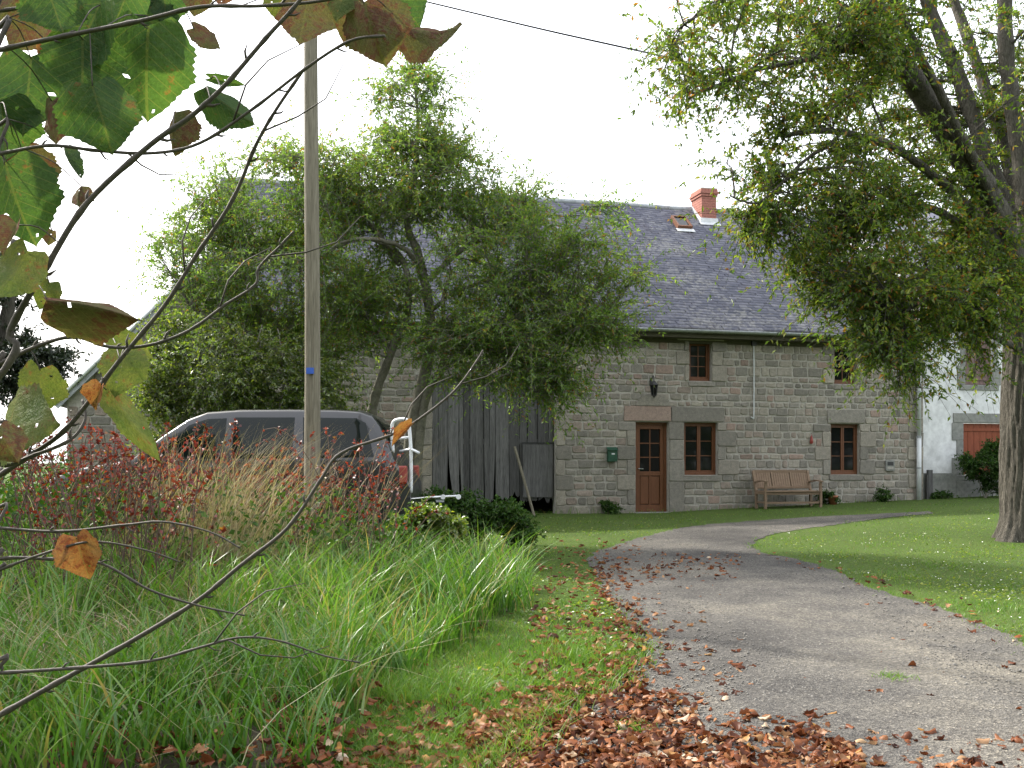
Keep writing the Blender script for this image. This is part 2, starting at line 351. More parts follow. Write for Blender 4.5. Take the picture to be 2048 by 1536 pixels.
def inside(x, y, poly=POLY):
    x = np.asarray(x); y = np.asarray(y); r = np.zeros(x.shape, bool); j = len(poly) - 1
    for i in range(len(poly)):
        xi, yi = poly[i]; xj, yj = poly[j]
        c = ((yi > y) != (yj > y)) & (x < (xj - xi) * (y - yi) / (yj - yi + 1e-12) + xi); r ^= c; j = i
    return r
def grid(xs, ys, zf):
    X, Yy = np.meshgrid(xs, ys); V = np.stack([X, Yy, zf(X, Yy)], -1).reshape(-1, 3); nx = len(xs)
    i = (np.arange(len(ys) - 1)[:, None] * nx + np.arange(nx - 1)[None]).ravel()
    return V, np.r_[np.c_[i, i + 1, i + nx + 1], np.c_[i, i + nx + 1, i + nx]]
xs = np.r_[np.array([-900, -300, -100, -50, -30]), np.arange(-22, 22.1, .4), np.array([30, 50, 100, 300, 900])]
ys = np.r_[np.array([-300, -80, -20, -6]), np.arange(-2, 32.1, .4), np.array([40, 60, 120, 400, 1500])]
V, T = grid(xs, ys, lambda x, y: zg(x, y))
tag(npmesh('lawn_ground', V, T, M['lawn'], None, True), kind='structure')
Wn = 14
dv = []
for k in range(Wn + 1):
    t = k / Wn; q = Lr * (1 - t) + Rr * t
    dv.append(np.c_[q, zg(q[:, 0], q[:, 1]) + .008 + .03 * math.sin(math.pi * t) * np.clip(np.hypot(*(Lr - Rr).T) / 3 - .2, 0, 1)])
V = np.array(dv).reshape(-1, 3); i = (np.arange(Wn)[:, None] * nl + np.arange(nl - 1)[None]).ravel()
tag(npmesh('gravel_drive', V, np.r_[np.c_[i, i + nl, i + nl + 1], np.c_[i, i + nl + 1, i + 1]], M['drive'], None, True), kind='structure')

# ------------------------------------------------------------------ house frame
ANG = math.atan2(2050, 8176)
ca, sa = math.cos(ANG), math.sin(ANG)
OY = 23.3; OX = (1303 - CX) / F * OY
def hs(px, py, off=0.0):
    """photo pixel on the plane parallel to the facade, off metres in front of it: local x, z"""
    t = (px - CX) / F; ox = OX + sa * off; oy = OY - ca * off
    s = (t * oy - ox) / (ca - t * sa); Y = oy + s * sa
    return s, EYE + (HY - py) / F * Y
def hw(s, y): return (OX + s * ca - y * sa, OY + s * sa + y * ca)     # local to world xy
def hg(s, y=-.05): return float(zg(*hw(s, y)))
house = empty('stone_house', (OX, OY, 0), ANG, 'long grey stone farmhouse with slate roof, red brick chimney and weathered barn door', 'house')
XL, XR = hs(432, 700)[0], hs(1846, 900)[0]
EZ = 4.53; TANP = .81; OV = .32; DEP = 4.6
def rz(y): return EZ + (y + OV) * TANP                                # roof height at local depth y
RZ = rz(DEP)
WALLTOP = rz(0) - .12
def opening(a, b): (x0, z1), (x1, z0) = hs(*a), hs(*b); return x0, x1, z0, z1
ZS, ZH = hs(1402, 950)[1], hs(1402, 845)[1]; ZS2, ZH2 = hs(1400, 762)[1], hs(1400, 683)[1]
door = [hs(1271, 900)[0], hs(1337, 900)[0], hg(0) - .06, ZH]
winA = [hs(1368, 900)[0], hs(1435, 900)[0], ZS, ZH]
winB = [hs(1661, 900)[0], hs(1719, 900)[0], ZS, ZH]
upA = [hs(1378, 700)[0], hs(1423, 700)[0], ZS2, ZH2]
upB = [hs(1668, 700)[0], hs(1712, 700)[0], ZS2, ZH2]
barn = [hs(864, 800)[0], hs(1111, 800)[0], .05, 3.35]
OPEN = [door, winA, winB, upA, upB, barn]
# mortar wall with holes, reveals
def holed(x0, x1, z0, z1, holes, y, depth=.22):
    mb = MB(); X = sorted({x0, x1, *[h[0] for h in holes], *[h[1] for h in holes]}); Z = sorted({z0, z1, *[max(z0, h[2]) for h in holes], *[h[3] for h in holes]})
    for i in range(len(X) - 1):
        for j in range(len(Z) - 1):
            cx, cz = (X[i] + X[i + 1]) / 2, (Z[j] + Z[j + 1]) / 2
            if any(h[0] < cx < h[1] and h[2] < cz < h[3] for h in holes): continue
            mb.add([(X[i], y, Z[j]), (X[i + 1], y, Z[j]), (X[i + 1], y, Z[j + 1]), (X[i], y, Z[j + 1])], [(0, 1, 2, 3)])
    for a, b, c, d in holes:
        c = max(c, z0)
        mb.add([(a, y, c), (a, y + depth, c), (a, y + depth, d), (a, y, d)], [(0, 1, 2, 3)]); mb.add([(b, y, c), (b, y + depth, c), (b, y + depth, d), (b, y, d)], [(3, 2, 1, 0)])
        mb.add([(a, y, d), (a, y + depth, d), (b, y + depth, d), (b, y, d)], [(0, 1, 2, 3)]); mb.add([(a, y, c), (b, y, c), (b, y + depth, c), (a, y + depth, c)], [(0, 1, 2, 3)])
    return mb
mb = holed(XL, XR, -.3, WALLTOP, OPEN, 0)
B = 2 * DEP
for x, o in ((XL, 1), (XR, -1)):          # gable ends
    f = [(0, 1, 2, 3, 4)][::1]
    vs = [(x, 0, -.3), (x, B, -.3), (x, B, WALLTOP), (x, DEP, RZ - .15), (x, 0, WALLTOP)]
    mb.add(vs, [(4, 3, 2, 1, 0)] if o > 0 else f)
mb.add([(XL, B, -.3), (XR, B, -.3), (XR, B, WALLTOP), (XL, B, WALLTOP)], [(3, 2, 1, 0)])
wall = mb.build('wall', M['mortar'], house)
# boxes behind the openings, the rooms' shade put into their near-black colour
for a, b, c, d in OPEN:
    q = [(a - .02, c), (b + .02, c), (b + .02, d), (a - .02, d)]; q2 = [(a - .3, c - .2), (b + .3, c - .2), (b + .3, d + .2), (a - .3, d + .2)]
    MB().add([(x, .22, z) for x, z in q] + [(x, .95, z) for x, z in q2], [(4, 5, 6, 7)] + [(k, (k + 1) % 4, 4 + (k + 1) % 4, 4 + k) for k in range(4)]).build('shade_box', M['dark'], house)

# stones
def stone_poly(x0, x1, z0, z1, pr, r, jit=.012):
    w, h = x1 - x0, z1 - z0; c = min(.022, .16 * min(w, h)) * (0.4 + 1.0 * r.random())
    o = [(x0 + c, z0), (x1 - c, z0), (x1, z0 + c), (x1, z1 - c), (x1 - c, z1), (x0 + c, z1), (x0, z1 - c), (x0, z0 + c)]
    o = [(x + r.normal(0, jit * .6), z + r.normal(0, jit * .5)) for x, z in o]; cx, cz = (x0 + x1) / 2, (z0 + z1) / 2; b = .010
    inn = [(x + (b if x < cx else -b), z + (b if z < cz else -b)) for x, z in o]
    vs = [(x, .01, z) for x, z in o] + [(x, -pr + .007, z) for x, z in o] + [(x, -pr + r.normal(0, .002), z) for x, z in inn]
    fs = [(i, (i + 1) % 8, 8 + (i + 1) % 8, 8 + i) for i in range(8)] + [(8 + i, 8 + (i + 1) % 8, 16 + (i + 1) % 8, 16 + i) for i in range(8)] + [tuple(range(16, 24))]
    return vs, fs
PAL = [((.275, .252, .22), 5), ((.235, .22, .197), 4), ((.305, .28, .242), 3), ((.275, .23, .20), 2.4), ((.285, .215, .185), 1.0), ((.20, .188, .168), 2)]
PW = np.array([w for _, w in PAL]); PW = PW / PW.sum()
def stone_col(r, i=None):
    c = np.array(PAL[r.choice(len(PAL), p=PW) if i is None else i][0]); return c * r.uniform(.88, 1.2)
r = np.random.default_rng(3)
STONES = []          # (x0,x1,z0,z1,proud,color)
def block(x0, x1, z0, z1, ci=None, g=.008, pr=.035): STONES.append((x0 + g, x1 - g, z0 + g, z1 - g, pr, stone_col(r, ci)))
BLK = [list(o) for o in OPEN]
def claim(x0, x1, z0, z1, ci=None, pr=.035): block(x0, x1, z0, z1, ci, .006, pr); BLK.append([x0, x1, z0, z1])
def levels(keys, lo=.13, hi=.25):
    out = [keys[0]]
    for a, b in zip(keys[:-1], keys[1:]):
        n = max(1, round((b - a) / .175)); w = r.uniform(.75, 1.3, n); w = w / w.sum() * (b - a)
        for x in w: out.append(out[-1] + x)
        out[-1] = b
    return out
LINT = ZH + .36
KEYS = [.02, ZS - .15, ZS, ZH, LINT, ZS2 - .13, ZS2, ZH2, WALLTOP - .06]
LV = levels(KEYS)
# lintels, sills, jambs
claim(door[0] - .28, door[1] + .06, ZH + .01, LINT, 4); claim(door[1] + .06, winA[1] + .16, ZH + .01, LINT, 1)
claim(winB[0] - .1, winB[1] + .14, ZH + .01, LINT - .02, 1)
for w in (winA, winB): claim(w[0] - .04, w[1] + .1, ZS - .15, ZS - .004, 1)
for w in (upA, upB): claim(w[0] - .02, w[1] + .08, ZS2 - .13, ZS2 - .004, 1)
def jamb(x, side, z0, z1, wid, hmin=.28):
    cuts = [z for z in LV if z0 - .001 <= z <= z1 + .001]
    if not cuts or cuts[0] > z0 + .02: cuts = [z0] + cuts
    if cuts[-1] < z1 - .02: cuts.append(z1)
    k = 0; a = cuts[0]; fl = r.random() < .5
    for c in cuts[1:]:
        if c - a >= hmin or c == cuts[-1]:
            w = wid[fl] * r.uniform(.9, 1.1); fl = not fl
            claim(x, x + w, a, c, r.choice([0, 1, 2, 1, 0])) if side > 0 else claim(x - w, x, a, c, r.choice([0, 1, 2, 1, 0])); a = c
jamb(door[0], -1, .05, ZH, (.2, .42)); jamb(winA[1], 1, ZS, ZH, (.2, .5)); jamb(winB[0], -1, ZS, ZH, (.22, .45)); jamb(winB[1], 1, ZS, ZH, (.25, .45))
cuts = [.05, ZS - .15, ZS + .35, ZH - .4, ZH]                           # pier between the door and the window
for a, b in zip(cuts[:-1], cuts[1:]): claim(door[1] + .004, winA[0] - .004, a, b, 1)
for w in (upA, upB):
    jamb(w[0], -1, ZS2, ZH2, (.12, .32)); jamb(w[1], 1, ZS2, ZH2, (.25, .42)); claim(w[0] - .3, w[1] + .3, ZH2 + .005, WALLTOP - .06, 2)
jamb(barn[1], 1, .05, 3.4, (.22, .4)); jamb(XR - .01, -1, .05, WALLTOP - .1, (.22, .4), .3); jamb(barn[0], -1, .05, 3.4, (.2, .35))
claim(barn[0] - .2, barn[1] + .25, 3.36, 3.62, 5)
for z0, z1 in zip(LV[:-1], LV[1:]):
    bl = sorted([(b[0], b[1]) for b in BLK if b[3] > z0 + .015 and b[2] < z1 - .015])
    x = XL + .01; segs = []
    for a, b in bl:
        if a > x: segs.append((x, a))
        x = max(x, b)
    if x < XR - .02: segs.append((x, XR - .01))
    for a, b in segs:
        if b - a < .06: continue
        n = max(1, round((b - a) / (r.uniform(.22, .30) * (.7 + .3 * (z1 - z0) / .175)))); w = r.uniform(.55, 1.5, n); w = w / w.sum() * (b - a); p = a
        for q in w:
            g1 = r.uniform(.012, .022)
            if q > .07: STONES.append((p + g1, p + q - g1, z0 + r.uniform(.010, .022), z1 - r.uniform(.010, .022), r.uniform(.010, .022), stone_col(r)))
            p += q
vis = [s for s in STONES if s[0] > barn[1] - .3]; vis.sort(key=lambda s: -(s[1] - s[0]) * (s[3] - s[2])); big = vis[:295]; ids = {id(s) for s in big}
for s in big:
    vs, fs = stone_poly(*s[:5], r); MB().add(vs, fs, s[5]).build('stone', M['stone'], wall)
mb = MB()
for s in STONES:
    if id(s) not in ids: vs, fs = stone_poly(*s[:5], r); mb.add(vs, fs, s[5])
tag(mb.build('stonework', M['stone'], wall), kind='stuff')
# rounded relieving stone over the door lintel
cx = (door[0] + door[1]) / 2 + .02; mb = MB(); n = 12
arc = [(cx + .42 * math.cos(math.pi * k / n), LINT + .012 + .26 * math.sin(math.pi * k / n)) for k in range(n + 1)]
mb.add([(x, .0, z) for x, z in arc] + [(x, -.047, z) for x, z in arc], [(k, k + 1, n + 2 + k, n + 1 + k) for k in range(n)] + [tuple(range(n + 1, 2 * n + 2))[::-1]], (.27, .25, .22))
mb.build('arched_stone', M['stone'], wall)

# windows and door
def window(o, cols, rows, casements=2, name='window'):
    a, b, c, d = o; y = .10; fw = .045
    w = MB()
    w.box(a, a + fw, y, y + .07, c, d); w.box(b - fw, b, y, y + .07, c, d); w.box(a + fw, b - fw, y + .001, y + .07, d - fw, d); w.box(a + fw, b - fw, y - .02, y + .07, c, c + fw * 1.4)
    fr = w.build(name, M['wood_brown'], house, bevel=.005)
    ia, ib, ic, id_ = a + fw, b - fw, c + fw * 1.4, d - fw; cw = (ib - ia) / casements
    for k in range(casements):
        x0, x1 = ia + k * cw, ia + (k + 1) * cw; st = .042; m = MB()
        m.box(x0 + .002, x0 + st, y + .012, y + .06, ic, id_); m.box(x1 - st, x1 - .002, y + .012, y + .06, ic, id_); m.box(x0 + st, x1 - st, y + .013, y + .06, ic, ic + st); m.box(x0 + st, x1 - st, y + .013, y + .06, id_ - st, id_)
        m.build('casement', M['wood_brown'], fr, bevel=.004)
        gx0, gx1, gz0, gz1 = x0 + st, x1 - st, ic + st, id_ - st; nc = cols // casements; pw = (gx1 - gx0) / nc; ph = (gz1 - gz0) / rows; bw = .009
        for i in range(1, nc): MB().box(gx0 + i * pw - bw, gx0 + i * pw + bw, y + .02, y + .05, gz0, gz1).build('glazing_bar', M['wood_brown'], fr)
        for j in range(1, rows): MB().box(gx0, gx1, y + .022, y + .048, gz0 + j * ph - bw, gz0 + j * ph + bw).build('glazing_bar', M['wood_brown'], fr)
        for i in range(nc):
            for j in range(rows):
                MB().box(gx0 + i * pw + bw, gx0 + (i + 1) * pw - bw, y + .032, y + .036, gz0 + j * ph + bw, gz0 + (j + 1) * ph - bw).build('pane', M['glass'], fr)
    return fr
window(winA, 2, 3); window(winB, 2, 3); window(upA, 2, 3, 1); window(upB, 2, 3, 1)
a, b, c, d = door; y = .11
df = MB(); df.box(a, a + .06, y, y + .08, c, d); df.box(b - .06, b, y, y + .08, c, d); df.box(a + .06, b - .06, y + .001, y + .08, d - .06, d)
dr = df.build('door', M['wood_brown'], house, bevel=.005)
x0, x1 = a + .065, b - .065; c2 = c + .08; mid = c2 + .92
lf = MB(); lf.box(x0, x0 + .09, y + .015, y + .06, c2, d - .065); lf.box(x1 - .09, x1, y + .015, y + .06, c2, d - .065)
for z0, z1 in ((c2, c2 + .16), (mid - .1, mid), (d - .16, d - .065)): lf.box(x0 + .09, x1 - .09, y + .016, y + .06, z0, z1)
lf.build('door_leaf', M['wood_brown'], dr, bevel=.005)
xm = (x0 + x1) / 2
for p0, p1 in ((x0 + .1, xm - .025), (xm + .025, x1 - .1)): MB().box(p0, p1, y + .028, y + .05, c2 + .17, mid - .11).build('panel', M['wood_brown'], dr, bevel=.012)
MB().box(xm - .022, xm + .022, y + .02, y + .055, c2 + .161, mid - .101).build('muntin', M['wood_brown'], dr)
gx0, gx1, gz0, gz1 = x0 + .09, x1 - .09, mid, d - .16
for j in range(3):
    for i in range(2):
        w = (gx1 - gx0) / 2; h = (gz1 - gz0) / 3
        MB().box(gx0 + i * w + .01, gx0 + (i + 1) * w - .01, y + .035, y + .039, gz0 + j * h + .01, gz0 + (j + 1) * h - .01).build('pane', M['glass'], dr)
MB().box(xm - .012, xm + .012, y + .022, y + .05, gz0, gz1).build('glazing_bar', M['wood_brown'], dr)
for j in (1, 2): MB().box(gx0, gx1, y + .024, y + .048, gz0 + j * h - .012, gz0 + j * h + .012).build('glazing_bar', M['wood_brown'], dr)
MB().box(a - .01, b + .01, -.1, .2, c - .08, c + .075).build('doorstep', M['plinth'], dr, bevel=.01)
hb = MB(); hb.tube([(x0 + .04, y + .01, mid + .06), (x0 + .04, y - .04, mid + .06)], .012); hb.tube([(x0 + .035, y - .04, mid + .06), (x0 + .15, y - .045, mid + .055)], .011); hb.build('handle', M['chrome'], dr)

# barn door of ragged planks
bd = MB().box(barn[0] + .02, barn[1] - .02, .16, .2, 3.2, 3.33).box(barn[0] + .02, barn[1] - .02, .16, .2, 1.9, 2.02).build('barn_door', M['wood_grey'], house)
x = barn[0] + .02; k = 0; r = np.random.default_rng(11)
edges = [x]
while edges[-1] < barn[1] - .3: edges.append(edges[-1] + r.uniform(.11, .32))
edges.append(barn[1] - .02); gz = hg((barn[0] + barn[1]) / 2)
nb = len(edges) - 1
for k in range(nb):
    p0, p1 = edges[k] + .006, edges[k + 1] - .006; t = k / (nb - 1)
    low = gz + (r.uniform(.05, .2) if t < .5 else r.uniform(.28, .42) if t < .72 else .3)
    m = 7; yy = .13 + r.uniform(-.03, .03); top = 3.32
    bot = [low + (r.uniform(-.07, .11) if i % 2 else r.uniform(0, .05)) for i in range(m)]
    if k == 2: bot = [low + v for v in (.9, .55, .3, .12, .05, .0, .0)]
    if k == 3: bot = [low + v for v in (.75, 1.15, .7, .3, .05, .0, .05)]
    lean = r.normal(0, .022); xsb = np.linspace(p0, p1, m)
    vs = []
    for yv in (yy, yy + .025):
        vs += [(xsb[i] + lean, yv, bot[i]) for i in range(m)] + [(xsb[i], yv, 1.9) for i in range(m)] + [(xsb[i], yv, top) for i in range(m)]
    fs = []; H = 3 * m
    for i in range(m - 1):
        for q in (0, m): fs.append((q + i, q + i + 1, q + m + i + 1, q + m + i))
        fs.append((H + i + 1, H + i, H + m + i, H + m + i + 1)); fs.append((H + m + i + 1, H + m + i, H + 2 * m + i, H + 2 * m + i + 1))
        fs.append((i + 1, i, H + i, H + i + 1))
    for q in (0, m): fs.append((q, q + m, H + q + m, H + q)); fs.append((q + 2 * m - 1, q + m - 1, H + q + m - 1, H + q + 2 * m - 1))
    MB().add(vs, fs).build('plank', M['wood_grey'], bd)
# hatch in the right hand leaf
hx0, hx1 = hs(1048, 900)[0], hs(1108, 900)[0]; hz = hs(1080, 886)[1]
hat = MB().box(hx0, hx1, .085, .112, gz + .38, hz - .03).build('hatch_panel', M['wood_grey'], bd); MB().box(hx0 - .02, hx1, .08, .11, hz - .015, hz + .02).build('iron_bar', M['iron'], bd)

# roof
roof_mb = MB(); x0, x1 = XL - .06, XR + .03
yb = B + OV
vs = [(x0, -OV, EZ - .03), (x1, -OV, EZ - .03), (x1, DEP, RZ - .03), (x0, DEP, RZ - .03), (x0, -OV, EZ - .11), (x1, -OV, EZ - .11), (x1, DEP, RZ - .14), (x0, DEP, RZ - .14), (x0, yb, EZ - .03), (x1, yb, EZ - .03), (x0, yb, EZ - .11), (x1, yb, EZ - .11)]
roof_mb.add(vs, [(0, 1, 2, 3), (3, 2, 9, 8), (4, 7, 6, 5), (7, 10, 11, 6), (0, 4, 5, 1), (0, 3, 7, 4), (1, 5, 6, 2), (3, 8, 10, 7), (2, 6, 11, 9), (8, 9, 11, 10)])
roof = roof_mb.build('roof', M['wood_grey'], house)
L = math.hypot(DEP + OV, RZ - EZ); cu, su = (DEP + OV) / L, (RZ - EZ) / L; nrm = np.array([0, -su, cu])
EXPO, SW = .125, .2; rows = int(L / EXPO); ncol = int((x1 - x0) / SW); r = np.random.default_rng(5)
ii, jj = np.meshgrid(np.arange(rows), np.arange(ncol + 1), indexing='ij'); ii = ii.ravel(); jj = jj.ravel()
sx0 = x0 + (jj - .5 * (ii % 2)) * SW + r.normal(0, .006, len(ii)); sx1 = sx0 + SW - .006 + r.normal(0, .004, len(ii))
sx0 = np.clip(sx0, x0, x1); sx1 = np.clip(sx1, x0, x1); ok = sx1 - sx0 > .02; ii, sx0, sx1 = ii[ok], sx0[ok], sx1[ok]
l0 = ii * EXPO + r.normal(0, .007, len(ii)); l1 = np.minimum(l0 + EXPO + .09, L); th = .012 + r.uniform(0, .008, len(ii)); n = len(ii)
sag = lambda x, l: .028 * np.sin(x * .9 + 1) * np.sin(l / L * math.pi) + .012 * np.sin(x * 2.3 + l)
def rp(x, l, h): h = h + sag(x, l); return np.c_[x, -OV + l * cu - su * h, EZ + l * su + cu * h]
tl = r.normal(0, .002, n)
V = np.stack([rp(sx0, l0, .006 + th + tl), rp(sx1, l0, .006 + th - tl), rp(sx1, l1, .004 + 0 * th), rp(sx0, l1, .004 + 0 * th), rp(sx0, l0, -.004 + 0 * th), rp(sx1, l0, -.004 + 0 * th)], 1).reshape(-1, 3)
b = np.arange(n) * 6
T = np.r_[np.c_[b, b + 1, b + 2], np.c_[b, b + 2, b + 3], np.c_[b + 4, b + 5, b + 1], np.c_[b + 4, b + 1, b]]
tag(npmesh('slate_covering', V, T, M['slate'], roof), kind='stuff')
mb = MB()
for k in range(14): a0 = x0 + (x1 - x0) * k / 14; a1 = x0 + (x1 - x0) * (k + 1) / 14 + .03; mb.tube([(a0, DEP, RZ + .02 + .004 * (k % 2) + float(sag(a0, L))), (a1, DEP, RZ + .02 + float(sag(a1, L)))], .075, 10)
mb.build('ridge_capping', M['zinc'], roof, True)
gpts = []
def gutter(xa, xb, z, y):
    mb = MB(); n = 8; rr = .065
    prof = [(y - rr * math.cos(math.pi * k / n), z - rr * math.sin(math.pi * k / n)) for k in range(n + 1)]
    prof += [(py + .0 + (0), pz) for py, pz in [(y + rr - .006, z)]] + [(y - (rr - .006) * math.cos(math.pi * k / n), z - (rr - .006) * math.sin(math.pi * k / n)) for k in range(n, -1, -1)][1:]
    m = len(prof); mb.add([(x, a, b) for x in (xa, xb) for a, b in prof], [(k, k + 1, m + k + 1, m + k) for k in range(m - 1)] + [(m - 1, 0, m, 2 * m - 1)])
    return mb
gutter(x0, x1, EZ - .03, -OV - .07).build('gutter', M['zinc'], roof, True)
MB().box(x0 + .02, x1 - .02, -OV + .02, -.03, EZ - .20, EZ - .118).build('soffit', M['soffit'], roof)
MB().box(x0 + .08, x1 - .02, -.028, .04, EZ - .30, EZ - .205).build('wall_plate', M['soffit'], roof)
# downpipe
dx = hs(1838, 900, .12)[0]
mb = MB(); mb.tube([(dx, -OV - .07, EZ - .08), (dx, -OV - .05, EZ - .2), (dx, -.13, EZ - .5), (dx, -.12, EZ - .7), (dx, -.12, 2.1)], .05, 12); mb.build('downpipe', M['white_pvc'], house, True)
dp = MB(); dp.tube([(dx, -.12, 2.1), (dx, -.12, hg(dx) - .02)], .056, 12); dp.build('downpipe', M['white_pvc'], house, True)
for z in (1.35, 2.1, 3.2): MB().lathe([(.05, 0), (.064, 0), (.064, .035), (.05, .035)], 12, (dx, -.12, z)).build('pipe_clip', M['zinc'], house)
# chimney : ray to the roof plane gives its foot
def roof_at(px, py):
    y = 3.0
    for _ in range(60):
        s, z = hs(px, py, -y); y = .6 * y + .4 * ((z - EZ) / TANP - OV)
    return s, y
cs, cy = roof_at(1418, 447)
cw, cdp = .44, .66; ctop = hs(1418, 381, -cy)[1]; cbase = rz(cy) - .3
chim = MB().box(cs - cw / 2 + .012, cs + cw / 2 - .012, cy + .012, cy + cdp - .012, cbase, ctop - .02).build('chimney', M['mortar'], house)
mb = MB(); bh = .068; z = rz(cy) + .12; row = 0; r = np.random.default_rng(2)
def ring(mb, z, h, e, row):
    X0, X1, Y0, Y1 = cs - cw / 2 - e, cs + cw / 2 + e, cy - e, cy + cdp + e; bw = .105; g = .006
    def runx(y0, y1):
        n = 2; o = 0 if row % 2 else .11; cutsx = sorted({X0, *[X0 + o + .22 * k for k in range(1, 4) if X0 + .04 < X0 + o + .22 * k < X1 - .04], X1})
        for a, b in zip(cutsx[:-1], cutsx[1:]): mb.box(a + g / 2, b - g / 2, y0, y1, z + g / 2, z + h - g / 2)
    def runy(x0, x1):
        o = .11 if row % 2 else 0; cy_ = sorted({Y0 + bw, *[Y0 + o + .22 * k for k in range(1, 5) if Y0 + bw + .04 < Y0 + o + .22 * k < Y1 - bw - .04], Y1 - bw})
        for a, b in zip(cy_[:-1], cy_[1:]): mb.box(x0, x1, a + g / 2, b - g / 2, z + g / 2, z + h - g / 2)
    runx(Y0, Y0 + bw); runx(Y1 - bw, Y1); runy(X0, X0 + bw); runy(X1 - bw, X1)
zz = cbase + .02
while zz < ctop - .22: ring(mb, zz, bh, 0, row); zz += bh; row += 1
tag(mb.build('brickwork', M['brick'], chim), kind='stuff')
mb = MB()
for e in (.03, .055, .03): ring(mb, zz, bh, e, row); zz += bh; row += 1
tag(mb.build('brick_cornice', M['brick'], chim), kind='stuff')
MB().box(cs - cw / 2 - .02, cs + cw / 2 + .02, cy - .02, cy + cdp + .02, zz, zz + .03).build('chimney_cap', M['mortar'], chim)
fl = MB()      # pale zinc flashing at the foot
e = .035; zf = rz(cy)
fl.box(cs - cw / 2 - e, cs + cw / 2 + e, cy - e, cy - .004, zf - .06, zf + .14)
fl.add([(cs - cw / 2 - .08, cy - .13, rz(cy - .13) + .04), (cs + cw / 2 + .08, cy - .13, rz(cy - .13) + .04), (cs + cw / 2 + .08, cy - .02, rz(cy - .02) + .05), (cs - cw / 2 - .08, cy - .02, rz(cy - .02) + .05)], [(0, 1, 2, 3)])
for sx, q in ((cs - cw / 2, -1), (cs + cw / 2, 1)):
    for q0, q1 in ((0, .12),):
        xa, xb = sorted((sx + q * .004, sx + q * .03)); fl.add([(xx, yy, rz(yy) + h) for xx in (xa, xb) for yy, h in ((cy - .03, -.03), (cy + cdp, -.03), (cy + cdp, .13), (cy - .03, .13))], [(0, 1, 2, 3), (7, 6, 5, 4), (0, 3, 7, 4), (3, 2, 6, 7)])
fl.build('flashing', M['white_pvc'], chim)
# skylight
ss, sy = roof_at(1369, 460)
def onroof(x, l, h): return (x, -OV + l * cu - su * h, EZ + l * su + cu * h)
sl0 = (sy + OV) / cu; sw_, slen = .42, .62
def rbox(mb, xa, xb, la, lb, ha, hb): return mb.add([onroof(x, l, h) for h in (ha, hb) for x, l in ((xa, la), (xb, la), (xb, lb), (xa, lb))], [(0, 3, 2, 1), (4, 5, 6, 7), (0, 1, 5, 4), (1, 2, 6, 5), (2, 3, 7, 6), (3, 0, 4, 7)])
mb = MB(); t = .05
rbox(mb, ss - sw_ / 2, ss - sw_ / 2 + t, sl0, sl0 + slen, 0, .12); rbox(mb, ss + sw_ / 2 - t, ss + sw_ / 2, sl0, sl0 + slen, 0, .12); rbox(mb, ss - sw_ / 2 + t, ss + sw_ / 2 - t, sl0, sl0 + t, 0, .119); rbox(mb, ss - sw_ / 2 + t, ss + sw_ / 2 - t, sl0 + slen - t, sl0 + slen, 0, .119)
sk = mb.build('skylight', M['wood_brown'], house)
rbox(MB(), ss - sw_ / 2 + t, ss + sw_ / 2 - t, sl0 + t, sl0 + slen - t, .08, .09).build('pane', M['glass'], sk)
rbox(MB(), ss - sw_ / 2 - .04, ss + sw_ / 2 + .04, sl0 - .16, sl0 - .003, .03, .045).build('apron', M['white_pvc'], sk)
# lean-to on the left gable: wall under the sloping verge, roof slab, pale verge
(lx0, lz0), (lx1, lz1) = hs(112, 806, .0), hs(432, 500, .0)
mb = MB(); mb.add([(lx0 + .2, .02, -.3), (XL, .02, -.3), (XL, .02, lz1 - .12), (lx0 + .2, .02, lz0 + .08)], [(0, 1, 2, 3)])
mb.add([(lx0 + .2, .02, -.3), (lx0 + .2, B - .5, -.3), (lx0 + .2, B - .5, lz0 + .08), (lx0 + .2, .02, lz0 + .08)], [(3, 2, 1, 0)])
lw = mb.build('lean_to_wall', M['mortar'], house)
r = np.random.default_rng(19); mb = MB(); z = .1; slope = (lz1 - lz0) / (lx1 - lx0)
while z < lz1 - .3:
    h = r.uniform(.13, .23); x = lx0 + .22
    while x < XL - .1:
        w = r.uniform(.18, .42)
        if z + h < lz0 + (x - lx0) * slope - .1 and x + w < XL: vs, fs = stone_poly(x + .012, x + w - .012, z + .01, z + h - .01, .02, r); mb.add([(a, b + .02, c) for a, b, c in vs], fs, stone_col(r) * .9)
        x += w
    z += h
tag(mb.build('stonework', M['stone'], lw), kind='stuff')
def slab(mb, xa, za, xb, zb, y0, y1, t0, t1):
    d = Vector((xb - xa, 0, zb - za)).normalized(); n = Vector((-d.z, 0, d.x)); a = Vector((xa, 0, za)); b = Vector((xb, 0, zb))
    return mb.add([p + n * t + Vector((0, y, 0)) for y in (y0, y1) for p, t in ((a, t0), (b, t0), (b, t1), (a, t1))], [(0, 1, 2, 3), (7, 6, 5, 4), (0, 4, 5, 1), (1, 5, 6, 2), (2, 6, 7, 3), (3, 7, 4, 0)])
slab(MB(), lx0, lz0, XL - .01, lz1, -.12, B - .6, -.1, .0).build('lean_to_roof', M['slate'], house)
slab(MB(), lx0 - .03, lz0 - .03, XL - .03, lz1, -.17, -.123, -.13, .03).build('verge_board', M['zinc'], house)
a = Vector((lx0, -.20, lz0 - .02)); b = Vector((XL - .02, -.20, lz1 - .02)); MB().tube([a, b], .035, 8).build('verge_roll', M['white_pvc'], house, True)

